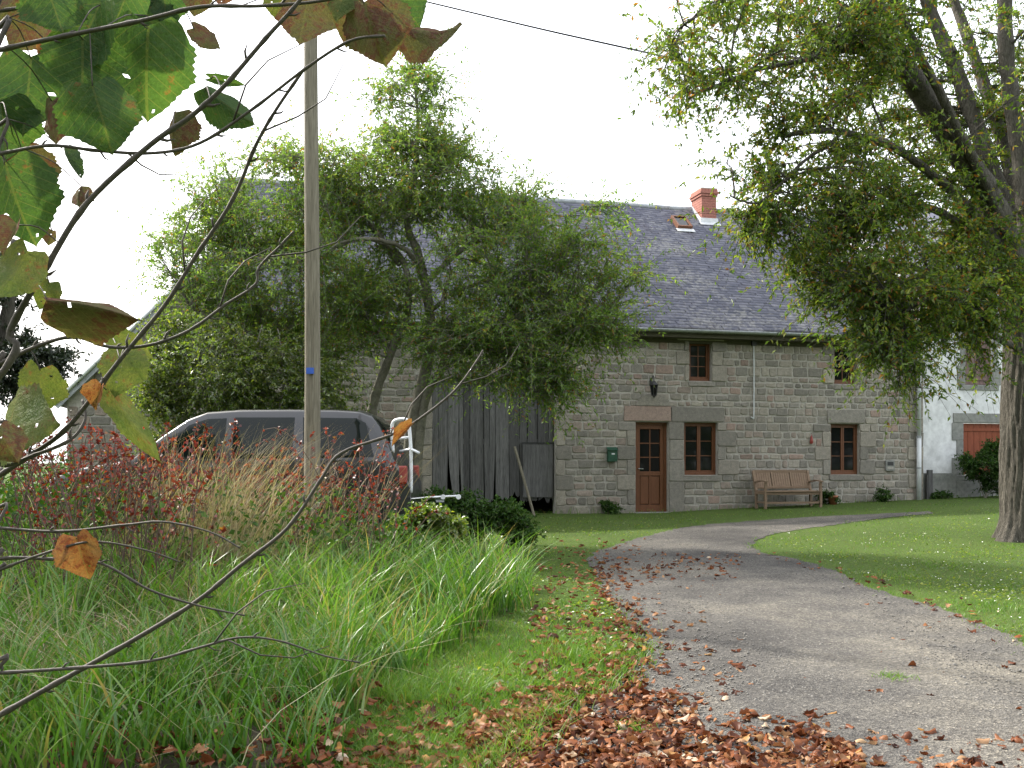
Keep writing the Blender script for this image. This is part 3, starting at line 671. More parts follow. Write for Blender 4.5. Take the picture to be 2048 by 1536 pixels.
# ------------------------------------------------------------------ white neighbour house
wx0, wx1 = XR + .03, XR + 7.5; wy = .12; WZ = 5.7
wh = empty('white_house', (OX, OY, 0), ANG, 'white rendered house with stone window surrounds adjoining on the right', 'house')
def hs2(px, py): return hs(px, py, -wy)
uw = [hs2(1930, 700)[0], hs2(1985, 700)[0], hs2(1955, 770)[1], hs2(1955, 655)[1]]
lwin = [hs2(1926, 850)[0], hs2(2012, 850)[0], hs2(1955, 950)[1], hs2(1955, 846)[1]]
w = holed(wx0, wx1, -.2, WZ, [uw, lwin], wy, .2)
w.add([(wx0, wy, -.2), (wx0, wy + 8, -.2), (wx0, wy + 8, WZ), (wx0, wy + 4, WZ + 3), (wx0, wy, WZ)], [(4, 3, 2, 1, 0)])
w.add([(wx1, wy, -.2), (wx1, wy + 8, -.2), (wx1, wy + 8, WZ), (wx1, wy + 4, WZ + 3), (wx1, wy, WZ)], [(0, 1, 2, 3, 4)])
w.build('wall', M['render_white'], wh)
pz = hs2(1880, 946)[1]
for q0, q1 in ((wx0 + .01, lwin[0] - .2), (lwin[0] - .2, lwin[1] + .2), (lwin[1] + .2, wx1)): MB().box(q0 + .002, q1 - .002, wy - .03, wy - .004, 0, pz if q0 != lwin[0] - .2 else min(pz, lwin[2] - .14)).build('plinth', M['plinth'], wh, bevel=.01)
for o, jw in ((uw, .17), (lwin, .24)):
    a, b, c, d = o; sr = MB().box(a - jw - .05, b + jw + .05, wy - .028, wy + .05, d + .004, d + .24).build('window_surround', M['plinth'], wh, bevel=.008)
    MB().box(a - jw, b + jw, wy - .03, wy + .05, c - .13, c - .004).build('sill', M['plinth'], sr, bevel=.008)
    nj = 3
    for s in (-1, 1):
        for k in range(nj):
            z0, z1 = c + (d - c) * k / nj, c + (d - c) * (k + 1) / nj; ww = jw * (1.35 if (k % 2 == 0) else .8)
            xa, xb = (a - ww, a - .003) if s < 0 else (b + .003, b + ww); MB().box(xa, xb, wy - .026, wy + .05, z0 + .003, z1 - .003).build('jamb_stone', M['plinth'], sr, bevel=.008)
def shutter(o, m, n):
    a, b, c, d = o; sh = MB().box(a + .01, b - .01, wy + .09, wy + .12, c + .01, d - .01).build('shutter', m, wh)
    pw = (b - a - .02) / n
    for k in range(n): MB().box(a + .01 + k * pw + .004, a + .01 + (k + 1) * pw - .004, wy + .06, wy + .088, c + .015, d - .015).build('board', m, sh, bevel=.004)
    for z in (c + .12, d - .2): MB().box(a + .03, b - .03, wy + .04, wy + .058, z, z + .07).build('batten', m, sh)
shutter(uw, M['purple_wood'], 5); shutter(lwin, M['red_wood'], 7)
rw = MB(); rw.add([(wx0 - .02, wy - .3, WZ - .1), (wx1 + .2, wy - .3, WZ - .1), (wx1 + .2, wy + 4, WZ + 3.15), (wx0 - .02, wy + 4, WZ + 3.15), (wx1 + .2, wy + 8.3, WZ - .1), (wx0 - .02, wy + 8.3, WZ - .1)] , [(0, 1, 2, 3), (3, 2, 4, 5)])
ro = rw.build('roof', M['slate'], wh); ro.modifiers.new('solid', 'SOLIDIFY').thickness = .12
px_ = hs2(1852, 900)[0]
pst = MB(); pst.box(px_ - .06, px_ + .06, wy - .18, wy - .1, hg(px_) - .1, 1.32).box(px_ - .09, px_ - .065, wy - .17, wy - .1, hg(px_) - .1, 1.2)
tag(pst.build('timber_post', M['wood_grey']), 'short grey timber post standing beside the white downpipe', 'post').parent = None
bpy.data.objects['timber_post'].location = (OX, OY, 0); bpy.data.objects['timber_post'].rotation_euler = (0, 0, ANG)

# ------------------------------------------------------------------ things at the facade
def fobj(name, label, cat, px, py, off=0.0, z=None):
    s, zz = hs(px, py, off); w = hw(s, -off); return empty(name, (w[0], w[1], zz if z is None else z), ANG, label, cat)
e = fobj('wall_lantern', 'black iron lantern hung on a bracket above the brown door', 'lantern', 1308, 772, .22)
mb = MB(); mb.tube([(-.0, .18, .14), (0, .05, .24), (0, 0, .2), (0, 0, .1)], .012, 6); mb.box(-.03, .03, .17, .185, .02, .2); mb.build('bracket', M['iron'], e)
mb = MB(); mb.lathe([(.005, .13), (.03, .11), (.10, .04), (.105, .02), (.0, .02)], 6); mb.build('lantern_cap', M['iron'], e)
mb = MB()
for k in range(6):
    a = math.pi / 3 * k; mb.tube([(.092 * math.cos(a), .092 * math.sin(a), .02), (.06 * math.cos(a), .06 * math.sin(a), -.2)], .008, 5)
mb.lathe([(.066, -.2), (.066, -.215), (.02, -.24), (.005, -.27)], 6); mb.build('cage', M['iron'], e)
MB().lathe([(.084, .02), (.055, -.2)], 6).build('lantern_glass', M['glass'], e)
e = fobj('mailbox', 'dark green metal mailbox fixed to the stone wall left of the door', 'mailbox', 1224, 909, .06)
mb = MB(); mb.box(-.11, .11, -.06, .05, -.16, .1); mb.build('box', M['mailgreen'], e, bevel=.01)
mb = MB(); mb.add([(-.12, -.085, .09), (.12, -.085, .09), (.12, .05, .155), (-.12, .05, .155), (-.12, -.085, .105), (.12, -.085, .105), (.12, .05, .17), (-.12, .05, .17)], [(0, 3, 2, 1), (4, 5, 6, 7), (0, 1, 5, 4), (1, 2, 6, 5), (2, 3, 7, 6), (3, 0, 4, 7)]); mb.build('lid', M['mailgreen'], e)
MB().box(-.03, .045, -.064, -.06, .0, .03).build('name_plate', M['white_pvc'], e)
s_, z0_ = hs(1507, 690, .03); z1_ = hs(1507, 836, .03)[1]; w = hw(s_, -.045)
e = empty('cable_conduit', (w[0], w[1], 0), ANG, 'thin pale cable conduit running down the stone wall above the bench', 'conduit')
MB().tube(spline([(0, 0, z0_), (.005, 0, (z0_ + z1_) / 2), (0, 0, z1_ + .05), (-.02, 0, z1_), (-.07, 0, z1_ + .02)], 4), .015, 6).build('pipe', M['white_pvc'], e)
MB().box(-.06, .05, -.05, .03, z0_ - .02, z0_ + .1).build('junction_box', M['iron'], e)
MB().tube([(.02, -.01, z0_ + .08), (.12, -.03, z0_ + .02), (.2, -.02, z0_ + .09)], .008, 5).build('cable', M['iron'], e)
e = fobj('wall_hook', 'small dark red ornament hanging on the wall beside the right ground window', 'ornament', 1623, 880, .05)
MB().lathe([(.004, .14), (.012, .1), (.03, .06), (.035, .0), (.045, -.06), (.02, -.09)], 8).build('bell', M['redpaint'], e, True); MB().tube([(0, .045, .17), (0, 0, .16), (0, 0, .12)], .006, 5).build('hook', M['iron'], e)
e = fobj('meter_box', 'small pale square meter cover low on the wall near the downpipe', 'meter box', 1780, 931, .045)
mb = MB(); mb.box(-.12, .12, -.02, .02, -.13, .13); mb.build('box', M['plinth'], e, bevel=.008); MB().box(-.08, .08, -.026, -.021, .0, .09).build('cover', M['iron'], e); MB().box(-.08, .08, -.026, -.021, -.09, -.03).build('cover', M['mortar'], e)
# bench
bs0 = hs(1505, 1000, .35)[0]; bs1 = hs(1634, 1000, .6)[0]; bw_ = bs1 - bs0; w = hw((bs0 + bs1) / 2, -.62)
bench = empty('garden_bench', (w[0], w[1], float(zg(*w)) + .0), ANG, 'wooden garden bench with panelled back standing against the stone wall', 'bench')
hW = bw_ / 2
bench.scale = (.96, .94, .92)
for sx in (-1, 1):
    x = sx * (hW - .03)
    MB().box(x - .03, x + .03, -.28, -.22, -.02, .64).build('leg', M['wood_bench'], bench, bevel=.006)
    MB().beam((x, .20, -.02), (x, .22, .42), .06, .06, (0, 1, 0)).build('leg', M['wood_bench'], bench, bevel=.006)
    MB().beam((x, .22, .42), (x, .38, .92), .06, .06, (0, 1, 0)).build('back_post', M['wood_bench'], bench, bevel=.006)
    ar = spline([(x, -.32, .655), (x, -.1, .675), (x, .12, .655), (x, .27, .64)], 4)
    mb = MB()
    for p, q in zip(ar[:-1], ar[1:]): mb.beam(p, q, .07, .03)
    mb.build('armrest', M['wood_bench'], bench)
    MB().box(x - .02, x + .02, -.22, .2, .34, .40).build('side_rail', M['wood_bench'], bench)
    MB().box(x - .018, x + .018, -.22, .2, .12, .16).build('stretcher', M['wood_bench'], bench)
for k in range(6): y0_ = -.30 + k * .088; MB().box(-hW + .03, hW - .03, y0_, y0_ + .075, .402, .424).build('seat_slat', M['wood_bench'], bench, bevel=.004)
MB().box(-hW + .06, hW - .06, -.262, -.236, .33, .40).build('front_rail', M['wood_bench'], bench); MB().box(-hW + .06, hW - .06, -.26, -.24, .11, .16).build('stretcher', M['wood_bench'], bench)
def bk(z): return .22 + (z - .42) * .32
MB().beam((-hW + .06, bk(.90), .90), (hW - .06, bk(.90), .90), .04, .07).build('top_rail', M['wood_bench'], bench, bevel=.006); MB().beam((-hW + .06, bk(.50), .50), (hW - .06, bk(.50), .50), .04, .06).build('bottom_rail', M['wood_bench'], bench, bevel=.006)
for k in range(1, 3): x = -hW + 2 * hW * k / 3; MB().beam((x, bk(.52) - .004, .52), (x, bk(.88) - .004, .88), .05, .045, (0, 1, 0)).build('back_stile', M['wood_bench'], bench)
for k in range(3):
    xa, xb = -hW + 2 * hW * k / 3 + .04, -hW + 2 * hW * (k + 1) / 3 - .04
    for q in range(7): x = xa + (xb - xa) * (q + .5) / 7; MB().beam((x, bk(.525), .525), (x, bk(.875), .875), (xb - xa) / 7 - .008, .016, (0, 1, 0)).build('back_slat', M['wood_bench'], bench)
# prop leaning on the barn door
a = hs(1031, 893, .1); b = hs(1069, 1032, .55); wa = hw(a[0], -.02); wb_ = hw(b[0], -.55)
tag(MB().beam((wa[0], wa[1], a[1]), (wb_[0], wb_[1], float(zg(*wb_)) - .02), .055, .035).build('leaning_batten', M['pole_wood'], None, bevel=.006), 'long thin batten leaning against the weathered barn door', 'batten')
# flower pot
p = hs(1666, 1004, .3); w = hw(p[0], -.3)
pot = empty('flower_pot', (w[0], w[1], float(zg(*w))), 0, 'small terracotta flower pot by the wall under the right window', 'pot')
MB().lathe([(.0, .0), (.08, .0), (.115, .17), (.125, .17), (.125, .21), (.105, .21), (.1, .17), (0, .16)], 16).build('pot', M['terracotta'], pot, True)

# ------------------------------------------------------------------ foliage tools
def unit(v): return v / (np.linalg.norm(v, axis=-1, keepdims=True) + 1e-9)
def leaves(C, D, Nn, Ln, Wd, fold=.25):
    """kite shaped leaves: base C, direction D, normal Nn"""
    D = unit(D); S = unit(np.cross(D, Nn)); U = np.cross(S, D); L_ = Ln[:, None]; W_ = Wd[:, None]
    m = C + D * L_ * .45; V = np.stack([C, m + S * W_ * .5 + U * W_ * fold, C + D * L_ - U * L_ * .08, m - S * W_ * .5 + U * W_ * fold], 1).reshape(-1, 3)
    b = np.arange(len(C)) * 4; return V, np.r_[np.c_[b, b + 1, b + 2], np.c_[b, b + 2, b + 3]]
def in_ell(n, ells, r, shell=.0):
    """points inside a union of ellipsoids (centre, radii, weight)"""
    w = np.array([e[2] for e in ells], float); k = r.choice(len(ells), n, p=w / w.sum()); d = unit(r.normal(size=(n, 3)))
    q = r.random(n) ** (1 / 3); q = shell + (1 - shell) * q if shell else q
    return np.array([ells[i][0] for i in k]) + d * q[:, None] * np.array([ells[i][1] for i in k])
def bez(A, B_, C_, t): return A[:, None] * ((1 - t) ** 2)[None, :, None] + 2 * B_[:, None] * ((1 - t) * t)[None, :, None] + C_[:, None] * (t ** 2)[None, :, None]
def tri_tubes(Pp, r0, r1):
    """three sided twigs: Pp (n,m,3)"""
    n, m, _ = Pp.shape; t = unit(np.gradient(Pp, axis=1)); a = unit(np.cross(t, np.array([.3, .5, .81]))); b = np.cross(t, a)
    rad = np.linspace(0, 1, m)[None, :, None]; rad = r0[:, None, None] * (1 - rad) + r1[:, None, None] * rad
    V = np.stack([Pp + (a * math.cos(q) + b * math.sin(q)) * rad for q in (0, 2.094, 4.189)], 2).reshape(-1, 3)
    i = (np.arange(n)[:, None, None] * m * 3 + np.arange(m - 1)[None, :, None] * 3); T = []
    for k in range(3):
        k2 = (k + 1) % 3; T.append(np.stack([i + k, i + k2, i + 3 + k2], -1).reshape(-1, 3)); T.append(np.stack([i + k, i + 3 + k2, i + 3 + k], -1).reshape(-1, 3))
    return V, np.concatenate(T)
def make_tree(name, label, base, limbs, ells, seed, n2, per, nleaf, leafL, leafW, bark, leafm, spread=.42, droop=.25, trunk=1, twig_r=.006, leaflen=.55, br_r=.022, cat='tree'):
    r = np.random.default_rng(seed); t = empty(name, base, 0, label, cat); B0 = np.array(base); pts = []; rad = []
    for k, (pl, r0, r1) in enumerate(limbs):
        sp = spline(pl, 7); n = len(sp); jit = wig(n, .008, seed * 31 + k) * (0 if k < trunk else 1)
        q = np.array([tuple(p) for p in sp]) + jit - jit[0]; rr = np.linspace(r0, r1, n)
        rr = rr * (1 + .07 * np.sin(np.arange(n) * 1.7 + k))
        tb = MB().tube(q - B0, list(rr), 72 if r0 > .3 else 14 if r0 > .12 else 8)
        if r0 > .3:                                                     # furrowed bark
            q2 = np.array(spline([Vector(x) for x in q], 4)); rr2 = np.linspace(r0, r1, len(q2)); ns = 120; tb = MB().tube(q2 - B0, list(rr2), ns)
            for a in range(len(q2)):
                ctr = q2[a] - B0; z = ctr[2]
                for b in range(ns):
                    th = 2 * math.pi * b / ns; f = abs(math.sin(th * 13 + 1.1 * math.sin(z * 1.3 + th) + .9 * math.sin(z * 3.7 + th * 2))) ** .6 * (.75 + .25 * math.sin(z * 5.1 + 7 * math.sin(th * 3))); fl_ = 1 + .30 * max(0, 1 - z / .55) ** 2.2 * (1 + .55 * math.sin(th * 5 + .6))
                    v = np.array(tb.v[a * ns + b]); tb.v[a * ns + b] = tuple(ctr + (v - ctr) * (.92 + .10 * f) * fl_)
        tb.build('trunk' if k < trunk else 'limb', bark, t, True)
        lo = 0 if k >= trunk else int(n * .7); pts.append(q[lo:]); rad.append(rr[lo:])
    LP = np.concatenate(pts)
    S2 = in_ell(n2, ells, r, .25); d = np.linalg.norm(S2[:, None] - LP[None], axis=2) + .6 * np.maximum(0, LP[None, :, 2] - S2[:, None, 2])
    A = LP[d.argmin(1)]; ln = np.linalg.norm(S2 - A, axis=1)
    mid = (A + S2) / 2 + np.c_[r.normal(0, .12, n2) * ln, r.normal(0, .12, n2) * ln, .18 * ln + r.normal(0, .08, n2) * ln]
    BP = bez(A, mid, S2, np.linspace(0, 1, 9)) + r.normal(0, .012, (n2, 9, 3)) * np.linspace(0, 1, 9)[None, :, None]
    V1, T1 = tri_tubes(BP - B0, np.clip(br_r * (.5 + ln * .4), .008, br_r * 2), np.full(n2, twig_r))
    n3 = n2 * per; own = np.repeat(np.arange(n2), per); tip = S2[own] + r.normal(0, spread, (n3, 3)) * np.array([1, 1, .8])
    ki = r.integers(3, 9, n3); A3 = BP[own, ki]; ln3 = np.linalg.norm(tip - A3, axis=1)
    mx = 1.5 * spread + .5; sc = np.minimum(1, mx / (ln3 + 1e-6)); tip = A3 + (tip - A3) * sc[:, None]; ln3 = ln3 * sc
    tip[:, 2] -= droop * ln3 * .5; mid3 = (A3 + tip) / 2; mid3[:, 2] += .22 * ln3
    TP = bez(A3, mid3, tip, np.linspace(0, 1, 5)); V2, T2 = tri_tubes(TP - B0, np.full(n3, twig_r), np.full(n3, twig_r * .35))
    tag(npmesh('twigs', np.r_[V1, V2], np.r_[T1, T2 + len(V1)], bark, t), kind='stuff')
    n4 = n3 * nleaf; ow = np.repeat(np.arange(n3), nleaf); u = 1 - leaflen * r.random(n4) ** .9 if leaflen < 1 else r.random(n4); u = np.clip(u, .02, 1)
    a, b, c = A3[ow], mid3[ow], tip[ow]; uu = u[:, None]; C = a * (1 - uu) ** 2 + 2 * b * uu * (1 - uu) + c * uu ** 2
    tg = unit(2 * (1 - uu) * (b - a) + 2 * uu * (c - b)); D = unit(tg * .6 + r.normal(0, .7, (n4, 3)) + np.array([0, 0, -droop])); Nn = unit(r.normal(0, .55, (n4, 3)) + np.array([0, 0, .75]))
    V, T = leaves(C - B0, D, Nn, leafL * r.uniform(.6, 1.25, n4), leafW * r.uniform(.7, 1.25, n4))
    tag(npmesh('crown', V, T, leafm, t), kind='stuff'); return t
def Pl(*a): return [P(*q) for q in a]
def gz_at(px, Y): X = (px - CX) / F * Y; return Vector((X, Y, float(zg(X, Y))))

# pollard willow on the right
TY = 16.6; bp = gz_at(2058, TY); 
trunk = [bp + Vector((0, 0, -.15)), bp + Vector((0, 0, .25)), P(2054, 930, TY), P(2056, 800, TY), P(2058, 690, TY), P(2050, 600, TY), P(2040, 520, TY)]
rr_tree = [(trunk, .50, .40)]
fork = P(2042, 560, TY)
limbs = [(trunk, .44, .36),
 ([P(2045, 600, TY), P(2000, 450, 16.3), P(1930, 320, 15.9), P(1850, 190, 15.5), P(1780, 80, 15.2), P(1725, -60, 15), P(1690, -180, 14.9)], .24, .12),
 ([P(2040, 540, 16.4), P(1975, 380, 15.9), P(1890, 210, 15.3), P(1800, 20, 14.8), P(1740, -120, 14.5)], .09, .05),
 ([P(2045, 540, 16.8), P(2000, 380, 17.2), P(1935, 190, 17.6), P(1860, 0, 18), P(1820, -150, 18.2)], .17, .09),
 ([P(2050, 520, 16.9), P(2020, 330, 17.6), P(1960, 140, 18.3), P(1900, -30, 18.8), P(1870, -150, 19)], .13, .07),
 ([P(2058, 520, 16.6), P(2040, 330, 16.6), P(2015, 150, 16.5), P(2005, -30, 16.4), P(2010, -180, 16.4)], .16, .09),
 ([P(2075, 520, 16.7), P(2100, 330, 16.9), P(2150, 150, 17.2), P(2200, -50, 17.5)], .16, .08),
 ([P(2020, 520, 16.4), P(1940, 420, 16.0), P(1860, 350, 15.5), P(1780, 295, 15.0), P(1680, 265, 14.5), P(1580, 270, 14.2)], .10, .03),
 ([P(2030, 580, 16.5), P(1960, 490, 16.2), P(1880, 430, 15.8), P(1790, 405, 15.2), P(1690, 420, 14.7)], .09, .025),
 ([P(2040, 700, 16.4), P(1985, 670, 16.0), P(1920, 620, 15.4), P(1860, 610, 14.8), P(1800, 640, 14.4)], .055, .015),
 ([P(1860, 205, 15.5), P(1790, 130, 15.0), P(1700, 100, 14.6), P(1600, 120, 14.2), P(1480, 150, 14), P(1380, 190, 13.9)], .055, .015),
 ([P(1800, 110, 15.3), P(1700, 20, 15.0), P(1580, -20, 14.6), P(1460, 0, 14.3), P(1370, 60, 14.2)], .05, .015),
 ([P(1790, 100, 15.2), P(1740, 180, 15.0), P(1765, 260, 14.8)], .035, .012),
 ([P(1690, 262, 14.5), P(1600, 330, 14.2), P(1520, 400, 14), P(1460, 380, 13.9)], .03, .01),
]
def E(px, py, Y, a, b, c, w=1): return (np.array(P(px, py, Y)), np.array([a, b, c], float), w)
ells = [E(1900, 110, 18.3, 2.8, 1.6, 2.2, 3.2), E(1700, 60, 14.6, 1.3, 1.4, 1.3, 1.0), E(1550, 110, 14.4, 1.7, 1.8, 1.4, 1.7), E(1410, 110, 14.1, .9, 1.0, 1.1, .65), E(1640, 380, 14.4, 1.05, 1.2, 1.2, 1.6), E(1820, 450, 15.8, 1.4, 1.4, 1.1, 2.0), E(1690, 540, 14.7, .78, 1.1, .62, 1.35), E(1850, 600, 15, 1.0, 1.1, .7, 1.5),
        E(1785, 735, 14.4, .38, .6, .5, .5), E(1800, 790, 14.2, .25, .4, .35, .22), E(1735, 690, 14.4, .35, .5, .4, .35), E(1915, 640, 15.2, .6, .6, .45, .6), E(1960, 690, 15.4, .6, .6, .5, .25), E(2100, 200, 17, 2, 2.5, 2.5, 1.4), E(1970, 350, 18.0, 1.3, 1.0, 1.3, 1.6), E(1950, 540, 16, .9, .9, .6, 1.2), E(1720, 200, 15.6, 1.0, 1.4, 1.2, .8), E(1420, 300, 14, .55, .6, .3, .25), E(1540, 460, 14.2, .45, .5, .3, .25)]
make_tree('pollard_willow', 'large multi-stemmed willow with furrowed trunk on the lawn at the right edge', tuple(bp), limbs, ells, 5, 470, 14, 17, .088, .034, M['bark'], M['pollard_leaf'], .40, .3, 1, .005, .85, .02)
# willow in the middle, in front of the barn
WY = 17.2; b2 = gz_at(800, WY)
limbs = [([b2 + Vector((.1, 0, -.1)), P(822, 880, WY), P(838, 800, WY), P(862, 700, WY)], .13, .10),
 ([P(862, 700, WY), P(858, 600, 17.1), P(835, 510, 17), P(815, 440, 17), P(832, 330, 17), P(838, 230, 17), P(822, 130, 17)], .095, .012),
 ([b2 + Vector((-.45, .1, -.1)), P(735, 880, 17.3), P(745, 790, 17.3), P(775, 700, 17.2), P(808, 610, 17), P(800, 530, 16.9), P(760, 480, 16.7), P(700, 470, 16.4), P(640, 500, 16.2)], .10, .022),
 ([P(850, 540, 17), P(810, 500, 16.7), P(750, 485, 16.4), P(690, 490, 16.2), P(650, 520, 16.1)], .05, .015),
 ([b2 + Vector((.25, -.1, -.1)), P(845, 830, 17.1), P(880, 740, 17), P(893, 680, 16.8), P(885, 610, 16.6), P(900, 540, 16.5)], .085, .025),
 ([P(862, 620, 17), P(930, 580, 16.6), P(985, 570, 16.3), P(1030, 620, 16.2), P(1050, 700, 16.2)], .04, .010),
 ([P(985, 570, 16.3), P(1060, 580, 16.2), P(1130, 620, 16.1), P(1190, 660, 16.1)], .028, .008),
 ([P(858, 560, 17), P(950, 480, 17), P(1040, 440, 17), P(1130, 440, 17)], .05, .012),
 ([P(778, 700, 17.2), P(740, 640, 17), P(690, 590, 16.9), P(620, 560, 16.9), P(540, 520, 17)], .045, .012),
 ([P(735, 880, 17.3), P(640, 760, 17.3), P(560, 660, 17.4), P(500, 560, 17.4), P(450, 460, 17.4)], .06, .012),
 ([P(640, 760, 17.3), P(540, 690, 17), P(450, 650, 16.9), P(380, 620, 16.9)], .035, .010),
 ([P(880, 740, 17), P(950, 700, 16.4), P(1020, 720, 16.1), P(1070, 780, 16)], .03, .008),
 ([P(800, 530, 16.9), P(720, 420, 17), P(650, 360, 17), P(600, 320, 17)], .045, .012)]
ells = [E(830, 220, 17, .72, .9, .95, 1.5), E(840, 350, 17, 1.0, 1.2, .8, 1.9), E(560, 420, 17.3, 1.7, 1.5, .95, 3.4), E(400, 520, 17.3, .8, 1.0, 1.0, 1.5), E(690, 390, 17, 1.1, 1.3, .75, 1.9), E(930, 400, 17, 1.35, 1.4, .85, 1.9), E(620, 560, 17, 1.7, 1.5, .85, 2.2), E(1010, 520, 16.7, 1.4, 1.4, .8, 1.9),
        E(1150, 560, 16.4, 1.05, 1.1, .85, 1.6), E(1060, 660, 16.2, 1.15, 1.0, .62, 1.5), E(1190, 650, 16.1, .75, .8, .55, .8), E(1095, 765, 16.0, .45, .6, .35, .5), E(960, 640, 16.4, .7, .8, .6, .6), E(1230, 450, 16.5, .35, .5, .4, .18), E(470, 650, 17, 1.0, 1.0, .6, .8), E(970, 735, 16.2, .65, .6, .35, .5), E(880, 680, 16.4, .5, .6, .4, .35), E(700, 640, 17, .95, .8, .55, 1.3), E(610, 700, 17, .8, .8, .4, .8), E(780, 560, 17.2, .7, .8, .5, .7)]
make_tree('willow_tree', 'bushy willow with several thin leaning stems in front of the barn', tuple(b2), limbs, ells, 9, 620, 14, 17, .080, .026, M['bark_pale'], M['willow_leaf'], .42, .15, 1, .0045, .85, .016)
# yellow green shrub behind the car, at the lean-to
b3 = gz_at(420, 16)
limbs = [([b3 + Vector((dx, 0, -.1)), P(x1, 900, 16), P(x2, 760, 16), P(x3, 650, 16)], .03, .008) for dx, x1, x2, x3 in ((0, 415, 405, 390), (-.4, 350, 320, 310), (.5, 480, 500, 520), (.9, 540, 570, 560), (.2, 440, 450, 470))]
ells = [E(410, 760, 16, 1.0, .9, .75, 2), E(330, 800, 16, .5, .6, .45, .6), E(540, 760, 16, .9, .8, .6, 1.2), E(640, 790, 16.2, .6, .7, .5, .5), E(350, 690, 16.2, .5, .5, .4, .5), E(440, 870, 15.8, 1.2, .6, .5, .8)]
make_tree('leafy_shrub', 'yellow-green leafy shrub growing behind the parked car at the lean-to', tuple(b3), limbs, ells, 21, 190, 13, 16, .065, .032, M['bark_pale'], M['shrub_leaf'], .26, .15, 0, .004, .8, .01, 'shrub')
# dark evergreen at the far left
b4 = gz_at(-60, 13.5)
limbs = [([b4 + Vector((0, 0, -.1)), P(-40, 850, 13.5), P(-10, 720, 13.5), P(20, 600, 13.5), P(30, 480, 13.5)], .14, .05), ([P(-10, 740, 13.5), P(50, 720, 13.4), P(110, 715, 13.3)], .04, .012)]
ells = [E(-10, 640, 13.5, .5, .6, .7, 1.5), E(70, 725, 13.4, .48, .5, .26, 1.3), E(20, 770, 13.4, .5, .5, .3, .8), E(-60, 500, 13.5, .45, .5, .5, .6)]
make_tree('evergreen_tree', 'dark evergreen tree standing at the far left edge beyond the twigs', tuple(b4), limbs, ells, 33, 60, 14, 20, .055, .03, M['bark'], M['dark_leaf'], .17, .2, 1, .004, .9, .012)
b5 = Vector((-6.6, 8.6, float(zg(-6.6, 8.6))))  # unseen tree, added beyond the left edge to throw shade on the verge
limbs = [([b5 + Vector((0, 0, -.1)), b5 + Vector((.1, 0, 1.5)), b5 + Vector((.3, -.2, 3.0))], .16, .10), ([b5 + Vector((.3, -.2, 3.0)), b5 + Vector((.8, -.6, 4.2)), b5 + Vector((1.0, -1.0, 5.0))], .09, .03), ([b5 + Vector((.2, -.1, 2.6)), b5 + Vector((.2, 1.0, 3.8)), b5 + Vector((0, 1.6, 4.6))], .08, .03)]
make_tree('added_shade_tree', 'unseen leafy tree added left of the view to shade the verge', tuple(b5), limbs, [(np.array(b5 + Vector((.6, -.4, 3.9))), np.array([1.25, 1.6, 1.1]), 2), (np.array(b5 + Vector((.3, 1.0, 4.4))), np.array([1.3, 1.4, 1.0]), 1)], 61, 85, 12, 10, .13, .10, M['bark'], M['pollard_leaf'], .34, .2, 1, .005, .8, .02)
# low bush by the bike rack, hedge at the white house, plants along the wall
def bush(name, label, base, ells, seed, n2, mat, L_=.055, W_=.03, cat='bush', spread=.14, per=12, nl_=16):
    b = Vector(base); limbs = [([b + Vector((0, 0, -.05)), b + (Vector(e[0]) - b) * .5, Vector(e[0])], .015, .005) for e in ells]
    return make_tree(name, label, tuple(b), limbs, ells, seed, n2, per, nl_, L_, W_, M['bark_pale'], mat, spread, .1, 0, .003, .9, .006, cat)
bb = gz_at(960, 14.2)
bush('low_bush', 'low dark green bush spreading below the barn door beside the lawn', bb, [E(930, 1030, 14.2, .48, .5, .30, 1), E(1005, 1042, 14.2, .46, .5, .27, 1), E(880, 1020, 14.3, .4, .4, .25, .7), E(1050, 1065, 14.1, .16, .3, .14, .3)], 41, 110, M['bush_leaf'], .05, .03, 'bush', .10)
nb2 = gz_at(858, 11.7)
bush('nettle_clump', 'bright green nettle clump growing below the bike rack', nb2, [E(850, 1040, 11.7, .22, .25, .2, 1), E(890, 1055, 11.6, .2, .25, .16, .8), E(820, 1060, 11.6, .2, .2, .15, .5)], 47, 46, M['shrub_leaf'], .055, .035, 'nettles', .08, 10, 14)
w = hw(hs(1970, 960, .6)[0], -.6)
bh_ = Vector((w[0], w[1], float(zg(*w))))
bush('clipped_shrub', 'dense rounded green shrub under the red shutter of the white house', bh_, [(np.array(bh_ + Vector(o)), np.array(q), wt) for o, q, wt in (((0, 0, .75), (.55, .45, .4), 2), ((.35, 0, .45), (.45, .4, .4), 1.4), ((-.3, 0, .85), (.3, .3, .22), .6), ((.3, 0, 1.1), (.4, .35, .28), 1))], 43, 120, M['bush_leaf'], .05, .028, 'shrub', .10)
k = 0
for px, off, hgt, lab in ((1768, .25, .28, 'small leafy plant at the wall foot beside the white downpipe'), (1655, .25, .3, 'little green plant growing by the terracotta pot'), (1215, .2, .26, 'weedy tuft against the wall left of the door'), (1885, .1, .16, 'small weed at the foot of the white house wall')):
    s = hs(px, 1010, off)[0]; w = hw(s, -off); v = Vector((w[0], w[1], float(zg(*w))))
    bush('wall_plant', lab, v, [(np.array(v + Vector((0, 0, hgt * .5))), np.array([.28, .18, hgt * .5]), 1)], 50 + k, 14, M['bush_leaf'], .06, .03, 'plant', .07, 8, 10); k += 1

